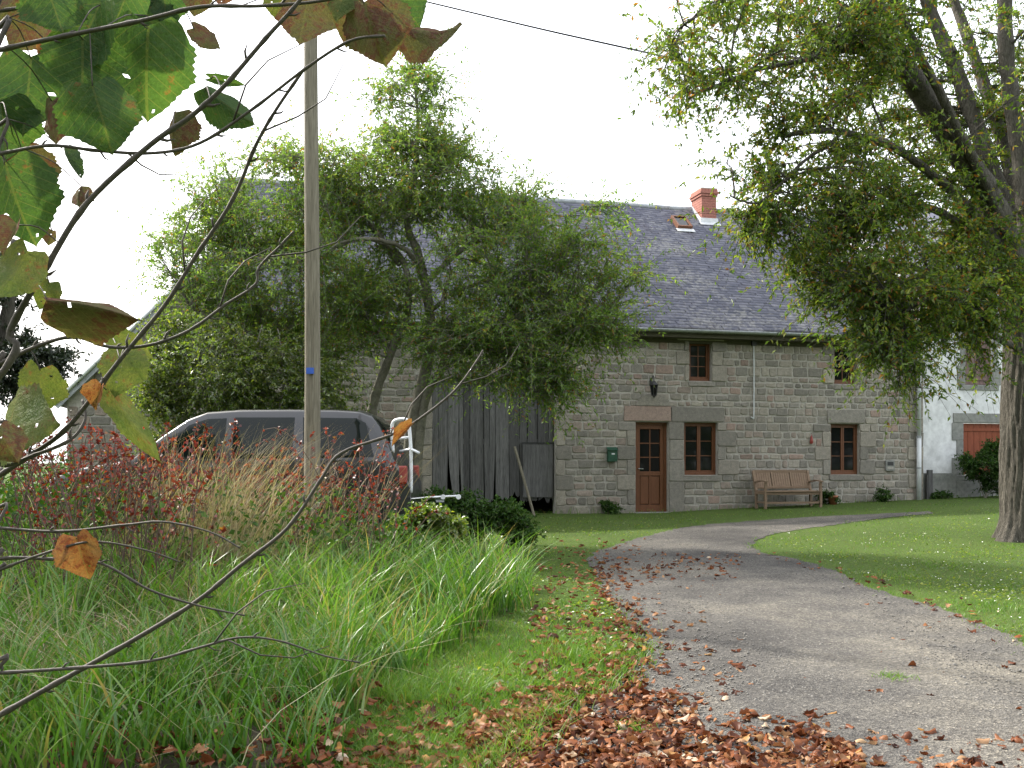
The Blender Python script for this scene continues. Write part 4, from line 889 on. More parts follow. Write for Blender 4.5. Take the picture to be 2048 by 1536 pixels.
# ------------------------------------------------------------------ grasses
def blades(X, Y, H, W_, lean, r, segs=3, z0=-.02, curl=1.0, wind=(0, 0)):
    n = len(X); base = np.c_[X, Y, zg(X, Y) + z0]; a = r.uniform(0, 2 * math.pi, n); d = np.c_[np.cos(a), np.sin(a), 0 * a] * (lean * r.uniform(.3, 1.5, n))[:, None] + np.array([wind[0], wind[1], 0])
    fa = r.uniform(0, math.pi, n); sd = np.c_[np.cos(fa), np.sin(fa), 0 * fa]; vs = []
    for k in range(segs + 1):
        t = k / segs; c = base + d * (H * (t ** 1.9) * curl)[:, None] + np.array([0, 0, 1]) * (H * (t - .35 * lean * curl * t ** 3))[:, None]
        w = (W_ * (1 - t ** 1.5) * (.6 + .4 * min(1, t * 4)))[:, None] / 2
        if k < segs: vs += [c - sd * w, c + sd * w]
        else: vs.append(c)
    m = 2 * segs + 1; V = np.stack(vs, 1).reshape(-1, 3); b = np.arange(n) * m; T = []
    for k in range(segs - 1): q = b + 2 * k; T += [np.c_[q, q + 1, q + 3], np.c_[q, q + 3, q + 2]]
    q = b + 2 * (segs - 1); T.append(np.c_[q, q + 1, q + 2]); return V, np.concatenate(T)
def scatter_px(n, r, x0, x1, Y0, Y1, power=1.0):
    """ground points with density falling with distance, inside the viewing wedge"""
    Y = 1 / (1 / Y1 + (1 / Y0 - 1 / Y1) * r.random(n)); px = r.uniform(x0, x1, n); return (px - CX) / F * Y, Y
r = np.random.default_rng(77)
TALL = np.array([(-9, 3.0), (-.95, 4.6), (-.95, 6.0), (-.72, 7.2), (-.25, 8.6), (.08, 9.8), (.12, 11.0), (-.2, 12.2), (-1.0, 12.0), (-6.5, 11.6), (-12, 12)])
# lawn
X, Y = scatter_px(230000, r, -60, 2120, 4.8, 27, 1)
s_l = ((X - OX) * sa - (Y - OY) * ca)       # distance in front of facade
ok = ~inside(X + r.normal(0, .10, len(X)), Y + r.normal(0, .08, len(X))) & (s_l > .05) & ~inside(X, Y, TALL)
e_ = inside(X + .06, Y) | inside(X - .06, Y) | inside(X, Y + .1) | inside(X, Y - .1)
X, Y, e_, s_l = X[ok], Y[ok], e_[ok], s_l[ok]; near = sstep(11, 6, Y) * sstep(2.2, .2, X)
H = r.uniform(.025, .06, len(X)) * (1 + 1.5 * near) * (1 + .5 * e_); H *= 1 + 2.2 * (s_l < .3); H *= 1 + .6 * (np.sin(X * 3.1) * np.sin(Y * 2.7) > .5)
V, T = blades(X, Y, H, .0045 + .0004 * Y, .6, r, 2)
tag(npmesh('lawn_grass', V, T, M['grass']), 'short mown lawn grass around the drive', 'grass', None, 'stuff')
# bare soil and thatch below the tall growth
SOIL = np.r_[TALL[:1], TALL[1:] + np.array([-.15, 0])]; gx, gy = np.meshgrid(np.arange(-9, .4, .2), np.arange(3, 12.3, .2)); gx, gy = gx[:-1, :-1].ravel(), gy[:-1, :-1].ravel(); ok = inside(gx + .1, gy + .1, SOIL); gx, gy = gx[ok], gy[ok]
V = np.stack([np.c_[gx + a, gy + b, zg(gx + a, gy + b) + .006] for a, b in ((0, 0), (.2, 0), (.2, .2), (0, .2))], 1).reshape(-1, 3); b_ = np.arange(len(gx)) * 4
tag(npmesh('verge_soil', V, np.r_[np.c_[b_, b_ + 1, b_ + 2], np.c_[b_, b_ + 2, b_ + 3]], rough_mat('verge_soil', (.022, .018, .012), (.06, .05, .03), 3, .95, .6, .03)), kind='structure')
# clover and plantain in the lawn
X, Y = scatter_px(26000, r, 900, 2120, 6.5, 22); ok = ~inside(X, Y) & ~inside(X, Y, TALL) & (np.sin(X * 1.9 + 2 * np.sin(Y)) * np.sin(Y * 1.4 + X) + r.normal(0, .4, len(X)) > .25); X, Y = X[ok], Y[ok]; n = len(X)
V, T = leaves(np.c_[X, Y, zg(X, Y) + r.uniform(.015, .06, n)], r.normal(size=(n, 3)) * [1, 1, .3], r.normal(0, .3, (n, 3)) + [0, 0, 1], r.uniform(.02, .05, n), r.uniform(.015, .035, n))
tag(npmesh('lawn_clover', V, T, M['shrub_leaf']), 'patches of clover and plantain in the lawn', 'clover', None, 'stuff')
# tall grass
def in_poly(n, poly, r):
    lo, hi = poly.min(0), poly.max(0); out = np.zeros((0, 2))
    while len(out) < n:
        q = r.uniform(lo, hi, (n * 2, 2)); q = q[inside(q[:, 0], q[:, 1], poly)]; out = np.r_[out, q]
    return out[:n]
VIS = np.array([(-2.7, 4.6), (-.98, 4.7), (-.95, 6.0), (-.72, 7.2), (-.25, 8.6), (.08, 9.8), (.12, 11.0), (-.2, 12.2), (-1.0, 12.1), (-5.6, 11.5)])
tuft = in_poly(780, VIS, r); hh = r.uniform(.20, .80, 780) * (.82 + .33 * sstep(5, 8.5, tuft[:, 1])) * (1 - .35 * sstep(10.5, 12, tuft[:, 1])); own = r.integers(0, 780, 22000)
q = tuft[own] + r.normal(0, .075, (22000, 2)); H = hh[own] * r.uniform(.45, 1.3, 22000)
V, T = blades(q[:, 0], q[:, 1], H, r.uniform(.009, .023, 22000), .52, r, 7, curl=1.1)
tag(npmesh('tall_grass', V, T, M['tall_grass']), 'tall arching green grass on the left verge', 'grass', None, 'stuff')
# short rough grass between
q = in_poly(7000, VIS, r); V, T = blades(q[:, 0], q[:, 1], r.uniform(.08, .22, len(q)), r.uniform(.004, .008, len(q)), .8, r, 3)
tag(npmesh('rough_grass', V, T, M['tall_grass']), 'rough undergrowth grass beneath the tall blades', 'grass', None, 'stuff')
# straw stalks, leaning to the right
c = np.array([gz_at(px, Y)[:2] for px, Y in ((380, 9.2), (430, 9.0), (470, 9.5), (330, 9.4), (540, 9.8), (280, 9.0), (620, 10.2), (180, 8.8), (700, 10.4), (90, 9.0))]); own = r.choice(10, 1500, p=[.2, .2, .16, .1, .1, .08, .06, .04, .04, .02])
q = c[own] + r.normal(0, .16, (1500, 2)); H = r.uniform(.7, 1.75, 1500)
V, T = blades(q[:900, 0], q[:900, 1], H[:900] * 1.12, r.uniform(.006, .012, 900), .42, r, 5, wind=(.30, -.05), curl=.9)
V2, T2 = blades(q[:500, 0] + r.normal(0, .6, 500), q[:500, 1], H[:500] * .7, r.uniform(.004, .008, 500), .9, r, 6, curl=1.4)
q3 = np.r_[in_poly(450, VIS, r), in_poly(1300, np.array([(-3.0, 5.2), (-1.9, 5.4), (-1.6, 8.2), (-1.3, 9.6), (-5.2, 10.5)]), r)]; n3_ = len(q3); V3, T3 = blades(q3[:, 0], q3[:, 1], r.uniform(.3, 1.0, n3_), r.uniform(.004, .010, n3_), 1.0, r, 6, curl=1.35)
T2 = np.r_[T2, T3 + len(V2)]; V2 = np.r_[V2, V3]
tag(npmesh('dry_stalks', np.r_[V, V2], np.r_[T, T2 + len(V)], M['straw']), 'dry straw-coloured stalks leaning in front of the car', 'dry grass', None, 'stuff')
# red-leaved brambles
n = 430; px = np.r_[r.uniform(120, 790, 230), r.uniform(-60, 400, 200)]; Yb = np.r_[r.uniform(9.4, 11.6, 300), r.uniform(7.4, 9.8, 130)]; Xb = (px - CX) / F * Yb; zb = zg(Xb, Yb); top = np.c_[Xb + r.normal(0, .35, n), Yb + r.normal(0, .3, n), zb + r.uniform(.7, 1.85, n)]
top[:, 2] = np.minimum(top[:, 2], 1.5 + (925 - np.where(px < 420, r.uniform(835, 930, n), r.uniform(850, 965, n))) / F * Yb); A = np.c_[Xb, Yb, zb]; mid = A * .4 + top * .6; mid[:, 2] = top[:, 2] + r.uniform(-.1, .25, n)
tt = np.linspace(0, 1, 9); BP = bez(A, mid, top, tt); V, T = tri_tubes(BP, np.full(n, .007), np.full(n, .003))
bram = tag(npmesh('bramble_stems', V, T, M['stem_red']), 'tangled thin bramble stems in front of the car', 'brambles', None, 'stuff')
nl_ = 15; ow = np.repeat(np.arange(n), nl_); u = r.uniform(.35, 1, n * nl_)[:, None]; C = A[ow] * (1 - u) ** 2 + 2 * mid[ow] * u * (1 - u) + top[ow] * u ** 2
V, T = leaves(C, r.normal(size=(len(C), 3)), r.normal(0, .6, (len(C), 3)) + [0, 0, .7], r.uniform(.025, .06, len(C)), r.uniform(.018, .04, len(C)))
tag(npmesh('red_bramble_leaves', V, T, M['red_leaf']), 'red autumn bramble leaves in front of the car', 'brambles', None, 'stuff')
# undergrowth of green weeds
n = 9000; q = in_poly(n, np.array([(-6.5, 8.2), (-1.9, 8.6), (-1.2, 9.2), (-.3, 10.5), (-.25, 12.2), (-1.2, 12.1), (-6.5, 11.7)]), r); C = np.c_[q, zg(q[:, 0], q[:, 1]) + r.uniform(.02, .85, n) * sstep(0, -2.0, q[:, 0]) + r.uniform(0, .3, n)]
V, T = leaves(C, r.normal(size=(n, 3)), r.normal(0, .5, (n, 3)) + [0, 0, .8], r.uniform(.04, .09, n), r.uniform(.03, .06, n))
tag(npmesh('weeds', V, T, M['bush_leaf']), 'green weeds tangled under the brambles', 'weeds', None, 'stuff')
# hedge line beyond, to the left of the lean-to
n = 26000; C = np.c_[r.uniform(-16, -7.2, n), r.uniform(14.5, 17.5, n), np.zeros(n)]; hh = 1.0 + .35 * np.sin(C[:, 0] * 1.7) + .25 * np.sin(C[:, 0] * 4.1); C[:, 2] = zg(C[:, 0], C[:, 1]) + hh * r.random(n) ** .6
V, T = leaves(C, r.normal(size=(n, 3)), r.normal(0, .5, (n, 3)) + [0, 0, .8], r.uniform(.05, .1, n), r.uniform(.03, .06, n))
tag(npmesh('hedge_growth', V, T, M['bush_leaf']), 'overgrown hedge beyond the brambles at the left', 'hedge', None, 'stuff')
# the wooded lane behind the viewpoint, where the fallen leaves come from (out of view, added to darken what the glass reflects)
n = 80000; k = r.integers(0, 95, n); cc = np.c_[r.uniform(-26, 64, 95), r.uniform(-24, -9, 95), r.uniform(2.0, 13.0, 95)]; C = cc[k] + unit(r.normal(size=(n, 3))) * (r.random(n) ** .4)[:, None] * np.array([3.2, 2.6, 2.4])
C[:, 2] = np.maximum(C[:, 2], .3); V, T = leaves(C, r.normal(size=(n, 3)), r.normal(0, .6, (n, 3)) + [0, 0, .7], r.uniform(.3, .6, n), r.uniform(.25, .45, n))
tag(npmesh('added_woodland', V, T, M['pollard_leaf']), 'unseen leafy woodland added behind the viewpoint to darken glass reflections', 'woodland', None, 'stuff')
# daisies on the lawn
q = np.array([G(r.uniform(1540, 2048), r.uniform(1070, 1300)) for _ in range(260)]); q = q[~inside(q[:, 0], q[:, 1])]; C = np.c_[q, zg(q[:, 0], q[:, 1]) + .05]
cl = C[r.integers(0, len(C), 110)]; n = len(cl); V, T = leaves(cl + r.normal(0, .05, (n, 3)) * [1, 1, 0], r.normal(size=(n, 3)) * [1, 1, .1], np.tile([0., 0, 1], (n, 1)), np.full(n, .024), np.full(n, .022))
tag(npmesh('daisies', V, T, M['white_petal']), 'tiny white daisies scattered in the lawn', 'flowers', None, 'stuff')

# ------------------------------------------------------------------ fallen leaves
def curl_leaf(seed):
    r = np.random.default_rng(seed); nu, nv = 6, 5; L_ = 1.0; V = []; cv = r.choice([-1, 1]) * r.uniform(.6, 3.6); cu_ = r.choice([-1, 1]) * r.uniform(.3, 2.0); tw = r.uniform(-.5, .5)
    for i in range(nu):
        t = i / (nu - 1); w = (math.sin(math.pi * min(1, t * .93 + .05)) ** .65) * .42 * (1 + .4 * (-1) ** i * r.random())
        for j in range(nv):
            s = (j / (nv - 1) - .5) * 2; x = s * w; ang = cv * s * .5; xx = math.sin(ang) / (cv * .5) * w if abs(cv) > .05 else x; z = (1 - math.cos(ang)) / (cv * .5 + 1e-3) * w if abs(cv) > .05 else 0
            z = abs(z) if cv > 0 else z; a = cu_ * (t - .5); y = math.sin(a) / cu_ if abs(cu_) > .05 else t - .5; z2 = (1 - math.cos(a)) / (cu_ + 1e-3); x2 = xx * math.cos(tw * (t - .5)) - z * math.sin(tw * (t - .5))
            V.append((x2, y, z + z2 + r.normal(0, .02)))
    V = np.array(V); V[:, 2] -= V[:, 2].min(); T = []
    for i in range(nu - 1):
        for j in range(nv - 1): a = i * nv + j; T += [(a, a + 1, a + nv + 1), (a, a + nv + 1, a + nv)]
    return V, np.array(T)
LV_ = [curl_leaf(100 + k) for k in range(14)]
LM = []
for V, T in LV_:
    me = bpy.data.meshes.new('fallen_leaf'); me.from_pydata(V.tolist(), [], T.tolist()); me.polygons.foreach_set('use_smooth', np.ones(len(T), bool)); me.materials.append(M['fallen']); LM.append(me)
def place_rows(pts, r):
    n = len(pts); return [(pts[i, 0], pts[i, 1], r.uniform(0, 6.28), r.normal(0, .35), r.normal(0, .35), r.uniform(.06, .125), r.integers(0, 14)) for i in range(n)]
def pxpts(n, fx, fy): return np.array([G(fx(), fy()) for _ in range(n)])
r = np.random.default_rng(123)
drift = []          # px regions: (n, x0,x1,y0,y1)
def region(n, x0, x1, y0, y1, p=1.0):
    for _ in range(n): drift.append((r.uniform(x0, x1), y0 + (y1 - y0) * r.random() ** p))
def along(n, pts, sd):
    p = np.array(pts, float)
    for _ in range(n):
        i = r.integers(0, len(p) - 1); t = r.random(); q = p[i] * (1 - t) + p[i + 1] * t + r.normal(0, 1, 2) * sd; drift.append(tuple(q))
region(1900, 940, 1660, 1440, 1590, .8); region(380, 1040, 1400, 1395, 1470); region(300, 1640, 1720, 1500, 1590); region(170, 1720, 2100, 1490, 1580); region(560, 560, 1040, 1380, 1580, .7); region(260, 100, 600, 1380, 1570); region(160, 60, 760, 1180, 1420)
along(330, [(1178, 1118), (1195, 1160), (1218, 1205), (1262, 1255), (1292, 1312), (1235, 1375), (1120, 1425)], (38, 13)); region(560, 1060, 1290, 1080, 1400); region(260, 1290, 1480, 1110, 1165); along(120, [(1200, 1150), (1330, 1135), (1500, 1130)], (20, 6)); region(170, 1220, 1480, 1160, 1420); along(140, [(1000, 1420), (1200, 1420), (1420, 1430), (1700, 1470), (2040, 1500)], (60, 16))
along(60, [(1510, 1108), (1660, 1142), (1850, 1208), (2048, 1285)], (14, 5)); region(70, 1450, 2040, 1200, 1480); region(60, 700, 1060, 1150, 1400)
drift = np.array(drift); drift = drift[(drift[:, 1] > 1060)]
gp = np.array([G(x, min(y, 1640)) for x, y in drift]); onp = inside(gp[:, 0], gp[:, 1])
order = np.argsort(gp[:, 1]); single = [i for i in order if onp[i] and drift[i][1] < 1530 and drift[i][1] > 1180]; r.shuffle(single); single = set(single[:290])
zpile = {}; VV = []; TT = []; nb_ = 0
for i in range(len(gp)):
    x, y = gp[i]; key = (int(x / .12), int(y / .12)); c = zpile.get(key, 0); zpile[key] = c + 1
    if i in single: c = 0
    z = float(zg(x, y)) + (.012 if onp[i] else .03) + min(c, 3) * .008 + (r.uniform(.0, .06) if x < -.8 else 0); sc = r.choice([r.uniform(.028, .055), r.uniform(.045, .075), r.uniform(.06, .092)]); k = int(r.integers(0, 14)); rot = Matrix.Rotation(r.uniform(0, 6.28), 4, 'Z') @ Matrix.Rotation(r.normal(0, .22 + .2 * (c > 0)), 4, 'X') @ Matrix.Rotation(r.normal(0, .22 + .2 * (c > 0)), 4, 'Y')
    if i in single:
        o = bpy.data.objects.new('fallen_leaf', LM[k]); COL.objects.link(o); o.matrix_world = Matrix.Translation((x, y, z + .004)) @ rot @ Matrix.Scale(sc, 4)
        far = drift[i][1] < 1400
        tag(o, 'curled brown dead leaf in the drift across the near end of the drive' if not far else 'brown dead leaf lying on grit near the left edge of the drive' if drift[i][0] < 1500 else 'stray brown dead leaf on the open right part of the drive', 'leaf',
            'fallen leaves at the near end of the drive' if not far else 'fallen leaves by the left edge of the drive' if drift[i][0] < 1500 else 'stray leaves on the right of the drive')
    else:
        V, T = LV_[k]; m = np.array(rot)[:3, :3] * sc; VV.append(V @ m.T + [x, y, z]); TT.append(T + nb_); nb_ += len(V)
tag(npmesh('leaf_litter', np.concatenate(VV), np.concatenate(TT), M['fallen'], None, True), 'drifts of russet fallen leaves along the drive edge', 'leaf litter', None, 'stuff')
# grit
n = 7000; X, Y = scatter_px(n * 2, r, 1000, 2100, 4.9, 20); ok = inside(X, Y); X, Y = X[ok][:n], Y[ok][:n]; n = len(X); s = r.uniform(.004, .011, n) * (1 + .6 * (r.random(n) > .95)); C = np.c_[X, Y, zg(X, Y) + .03]
o6 = np.array([(1, 0, 0), (-1, 0, 0), (0, 1, 0), (0, -1, 0), (0, 0, .7), (0, 0, -.7)]); V = (C[:, None] + o6[None] * s[:, None, None] * r.uniform(.6, 1.4, (n, 6, 1))).reshape(-1, 3); b = np.arange(n)[:, None] * 6
T = np.concatenate([b + np.array(t) for t in ((0, 2, 4), (2, 1, 4), (1, 3, 4), (3, 0, 4), (2, 0, 5), (1, 2, 5), (3, 1, 5), (0, 3, 5))])
tag(npmesh('grit', V, T, rough_mat('pebble', (.09, .088, .082), (.22, .21, .19), 40, .9, .2, .002)), 'loose grit and pebbles on the drive', 'gravel', None, 'stuff')
# small weed tuft on the drive
for k, (px, py, lab) in enumerate(((1788, 1364, 'green weed tuft growing through the drive on the right'), (1275, 1470, 'grass tuft poking out of the leaf drift at the drive edge'))):
    g = G(px, py); n = 160; q = np.array(g) + r.normal(0, .06, (n, 2)); V, T = blades(q[:, 0], q[:, 1], r.uniform(.03, .1, n), np.full(n, .007), .9, r, 3)
    o = npmesh('weed_tuft', V - np.array([g[0], g[1], float(zg(*g))]), T, M['grass']); o.location = (g[0], g[1], float(zg(*g)) + .03); tag(o, lab, 'weed', None, 'stuff')

# ------------------------------------------------------------------ pole and wire
PY = 11.0; pb = gz_at(622, PY)
pole = empty('utility_pole', tuple(pb), 0, 'weathered wooden utility pole in front of the parked car', 'utility pole')
top = P(624, -140, PY) - pb; pts = [(0, 0, -.3)] + [(top.x * t + .012 * math.sin(5 * t), .01 * math.sin(7 * t), top.z * t) for t in np.linspace(.02, 1, 24)]
MB().tube(pts, [.09 - .022 * i / 24 for i in range(25)], 20).build('post', M['pole_wood'], pole, True)
tg_ = P(620, 741, PY - .095) - pb; mb = MB(); mb.box(tg_.x - .04, tg_.x + .04, -.10, -.083, tg_.z - .035, tg_.z + .03); mb.build('number_tag', M['blue'], pole)
ey = P(609, 97, PY) - pb
mb = MB(); ring_ = [(ey.x + .016 * math.cos(a), 0, ey.z + .016 * math.sin(a)) for a in np.linspace(0, 2 * math.pi, 12)]; mb.tube(ring_, .004, 5); mb.tube([(ey.x + .016, 0, ey.z), (ey.x + .08, 0, ey.z)], .005, 5); mb.build('eye_bolt', M['iron'], pole)
wa = P(640, -44, PY); wb2 = Vector((*hw(hs(1507, 690)[0], -.1), hs(1507, 690)[1]))
wpts = [P(628, -50, PY), P(870, 8, 12.2), P(1100, 63, 13.6), P(1330, 115, 15.2), P(1500, 160, 16.7), P(1640, 215, 18)]
wire = empty('overhead_cable', tuple(wpts[0]), 0, 'thin black overhead cable crossing the sky from the pole', 'cable')
for k, dz in enumerate((0, .028)): MB().tube([p - wpts[0] + Vector((0, 0, dz * (i / 40))) for i, p in enumerate(spline(wpts, 8))], .007, 6).build('strand', M['rubber'], wire, True)

# ------------------------------------------------------------------ parked car (front to the left)
CY = 13.35; cxr = (822 - CX) / F * (CY - .85); CL = 4.55; czg = float(zg(cxr - 2, CY)); CH = P(600, 821, CY)[2] - czg
car = empty('parked_car', (cxr, CY, czg), 0, 'dark grey people carrier parked behind the brambles with a rear bike rack', 'car')
SH = CH - 1.78
prof = [(0, .45), (.03, .80), (.12, .95), (.5, 1.06), (.95, 1.13), (1.15, 1.17), (1.5, 1.46), (1.78, 1.66), (2.0, 1.745), (2.4, 1.775), (3.0, 1.78), (3.6, 1.775), (3.9, 1.755), (4.05, 1.70), (4.15, 1.58), (4.27, 1.36), (4.34, 1.18), (4.46, 1.02), (4.53, .9), (4.55, .5)]
pxs = [p[0] for p in prof]; pzs = [p[1] + (SH if p[1] > 1.2 else SH * max(0, (p[1] - .45) / .75)) for p in prof]
def top_z(x): return float(np.interp(x, pxs, pzs))
BELT = 1.12 + SH
def half_w(x, z):
    w = .885 - .10 * max(0, (.5 - z)) * .6; w -= .23 * max(0, (z - BELT + .05) / (CH - BELT)) ** 1.15
    e0 = min(1, (x + .02) / .45); e1 = min(1, (CL - x + .02) / .35); return w * (.86 + .14 * math.sin(math.pi / 2 * e0)) * (.88 + .12 * math.sin(math.pi / 2 * e1))
XS = sorted(set(np.round(np.r_[np.linspace(0, CL, 60), pxs], 3))); nz = 12; mb = MB(); cols = []
for x in XS:
    tz = top_z(x); b0 = .30; row = []
    zs = [b0 + (tz - .05 - b0) * k / (nz - 1) for k in range(nz)]
    Lp = [(x - CL, -half_w(x, z), z) for z in zs]; wt = half_w(x, zs[-1])
    tp = [(x - CL, -wt * c, tz - .05 * (1 - math.sqrt(max(0, 1 - abs(c) ** 5))) ) for c in (-.97, -.85, -.5, 0, .5, .85, .97)]
    tp = [(a, -b, c) for a, b, c in tp]
    row = Lp + sorted(tp, key=lambda q: q[1]) + [(a, -b, c) for a, b, c in Lp[::-1]]; cols.append(row)
m = len(cols[0]); vs = [v for c in cols for v in c]
fs = [(i * m + k, (i + 1) * m + k, (i + 1) * m + k + 1, i * m + k + 1) for i in range(len(cols) - 1) for k in range(m - 1)] + [tuple(range(m)), tuple(range((len(cols) - 1) * m, len(cols) * m))[::-1]]
mb.add(vs, fs); mb.build('body', M['carpaint'], car, True)
def side_panel(name, poly, mat, off=.006, par=car, both=True):
    """glass or trim lying on the car's flank; poly of (x,z)"""
    for sgn in ((-1, 1) if both else (-1,)):
        p = np.array(poly); c = p.mean(0); vs = [];
        for sc in (1.0, .93, .6, 0.0):
            for q in p: a = c + (q - c) * sc; vs.append((a[0] - CL, sgn * (half_w(a[0], a[1]) + off * (1 if sc < 1 else .2)), a[1]))
        n = len(p); fs = [(k * n + i, k * n + (i + 1) % n, (k + 1) * n + (i + 1) % n, (k + 1) * n + i) for k in range(3) for i in range(n)]
        if sgn > 0: fs = [f[::-1] for f in fs]
        MB().add(vs, fs).build(name, mat, par, True)
zt = CH - .13; zb_ = BELT + .03
def dens(poly, k=4):
    out = []
    for i in range(len(poly)):
        a = np.array(poly[i]); b = np.array(poly[(i + 1) % len(poly)]); out += [tuple(a + (b - a) * t / k) for t in range(k)]
    return out
side_panel('side_window', dens([(1.42, zb_), (2.26, zb_), (2.26, zt), (2.02, zt - .01), (1.80, zt - .09)]), M['car_glass'])
side_panel('side_window', dens([(2.36, zb_), (3.10, zb_), (3.10, zt + .01), (2.36, zt + .01)]), M['car_glass'])
side_panel('side_window', dens([(3.24, zb_), (4.10, zb_ + .02), (3.98, zt - .06), (3.86, zt), (3.20, zt + .01)]), M['car_glass'])
side_panel('side_trim', dens([(.3, .62), (4.4, .62), (4.4, .70), (.3, .70)], 12), M['rubber'], .012)
# windscreen and rear window
def cross_panel(name, xa, xb, mat, wf=.84, n=6, up=.007, z_=None):
    vs = []; K = 9
    for i in range(n + 1):
        x = xa + (xb - xa) * i / n; tz = top_z(x); w = half_w(x, tz - .05) * wf
        for k in range(K): c = -1 + 2 * k / (K - 1); vs.append((x - CL + (up if xa > 3 else -up), c * w, tz - .05 * (1 - math.sqrt(max(0, 1 - abs(c * wf) ** 5))) + up))
    MB().add(vs, [(i * K + k, i * K + k + 1, (i + 1) * K + k + 1, (i + 1) * K + k) for i in range(n) for k in range(K - 1)]).build(name, mat, car, True)
cross_panel('windscreen', 1.2, 1.76, M['car_glass']); cross_panel('rear_window', 4.09, 4.27, M['car_glass'], .8)
for sy in (-1, 1):
    side = sy
    mb = MB(); mb.box(4.36 - CL, 4.50 - CL, sy * .80 - .05, sy * .80 + .05, .88 + SH * .5, 1.1 + SH * .5); mb.build('tail_light', M['redpaint'], car, bevel=.02)
    mb = MB(); mb.box(.06 - CL, .26 - CL, sy * .66 - .12, sy * .66 + .12, .72, .88); mb.build('headlight', M['white_tube'], car, bevel=.03)
    mb = MB(); mb.tube([(1.45 - CL, sy * .86, BELT + .02), (1.42 - CL, sy * .96, BELT + .06)], .025, 8); mb.box(1.36 - CL, 1.48 - CL, *sorted((sy * .93, sy * 1.08)), BELT, BELT + .16); mb.build('wing_mirror', M['carpaint'], car, bevel=.02)
    for wx in (.85, 3.7):
        c = (wx - CL, sy * .78, .33); t = MB(); prof_t = [(.20, -.10), (.29, -.11), (.325, -.07), (.33, 0), (.325, .07), (.29, .11), (.20, .10)]
        n = 28
        for (rr, q) in prof_t:
            for k in range(n): a = 2 * math.pi * k / n; t.v.append((c[0] + rr * math.cos(a), c[1] + q, c[2] + rr * math.sin(a)))
        for i in range(len(prof_t) - 1):
            for k in range(n): t.f.append((i * n + k, i * n + (k + 1) % n, (i + 1) * n + (k + 1) % n, (i + 1) * n + k))
        wh_ = t.build('wheel', M['rubber'], car, True); rm = MB()
        rm.v += [(c[0] + .205 * math.cos(2 * math.pi * k / n), c[1] + sy * .06, c[2] + .205 * math.sin(2 * math.pi * k / n)) for k in range(n)]; rm.f.append(tuple(range(n)))
        rm.build('rim', M['chrome'], wh_)
MB().box(-.10, .10, -.80, .80, .36, .60).build('rear_bumper', M['rubber'], car, bevel=.05)
mb = MB()
for sy in (-1, 1): mb.tube(spline([(2.1 - CL, sy * .62, CH - .03), (2.2 - CL, sy * .62, CH + .02), (3.0 - CL, sy * .62, CH + .035), (3.7 - CL, sy * .62, CH + .02), (3.8 - CL, sy * .62, CH - .02)], 4), .014, 6)
# bike rack on the tow ball: upright loop and folded-out platform
rk = MB().tube([(0, 0, .42), (.12, 0, .40), (.14, 0, .45)], .025, 8).build('bike_rack', M['chrome'], car)
ry = -.75; d_ = CY + ry
def rp_(px, py, dy=0.0): v = P(px, py, d_ + dy); return (v.x - cxr, v.y - CY, v.z - czg)
lp = spline([rp_(822, 985), rp_(822, 910), rp_(819, 860), rp_(815, 842), rp_(805, 838, .03), rp_(788, 843, .08), rp_(784, 860, .1), rp_(786, 905, .1)], 5)
MB().tube(lp, .022, 10).build('hoop', M['white_tube'], rk, True)
MB().tube([rp_(785, 879, .1), rp_(820, 874)], .016, 8).build('crossbar', M['white_tube'], rk, True); MB().tube([rp_(800, 903, .08), rp_(822, 898), rp_(838, 906, -.1)], .018, 8).build('clamp', M['white_tube'], rk, True)
for dy in (-.15, .75): MB().tube([rp_(822, 998, dy), rp_(915, 992, dy)], .02, 8).build('wheel_rail', M['chrome'], rk, True)
MB().beam(rp_(880, 1002, -.15), rp_(880, 1002, .75), .10, .03).build('platform_plate', M['zinc'], rk)
for px_ in (886, 917):
    v = rp_(px_, 994, -.17); MB().tube([v, (v[0], v[1] + .06, v[2])], .03, 10).build('end_cap', M['white_tube'], rk)

# ------------------------------------------------------------------ shrub close to the camera: branches and big leaves
shrub = empty('near_shrub', (-1.75, 1.95, 0), 0, 'near shrub with arching bare twigs and large blotched leaves at the left', 'shrub')
SB = Vector((-1.75, 1.95, 0))
def bl_leaf(seed):
    r = np.random.default_rng(seed); nu, nv = 29, 15; V = []; fold = r.uniform(-.55, .55); cu_ = r.uniform(-1.5, 1.5); wf = r.uniform(.47, .56); asym = r.uniform(-.1, .1); ph = r.uniform(0, 6)
    for i in range(nu):
        t = i / (nu - 1); w = wf * (math.sin(math.pi * min(1, .06 + t * .94) ** .72) ** .8 + .16 * math.exp(-((t - .52) / .10) ** 2) + .10 * math.exp(-((t - .2) / .1) ** 2)) * (1 + (.035 if i % 2 else -.03))
        if t > .97: w = .015
        for j in range(nv):
            s = (j / (nv - 1) - .5) * 2; x = s * w * (1 + asym * s); yb = t - (.10 * abs(s) if t < .08 else 0) - .04 * abs(s)
            z = abs(x) * fold * 1.6 + cu_ * .35 * (t - .3) ** 2 + .035 * math.sin(9 * t + ph) * s + r.normal(0, .004); V.append((x, yb, z))
    V = np.array(V); fs = []
    holes = {(int(r.integers(2, nu - 3)), int(r.integers(1, nv - 2))) for _ in range(r.integers(0, 3))}
    for i in range(nu - 1):
        for j in range(nv - 1):
            if (i, j) in holes: continue
            a = i * nv + j; fs.append((a, a + 1, a + nv + 1, a + nv))
    return V, fs
BLM = {}
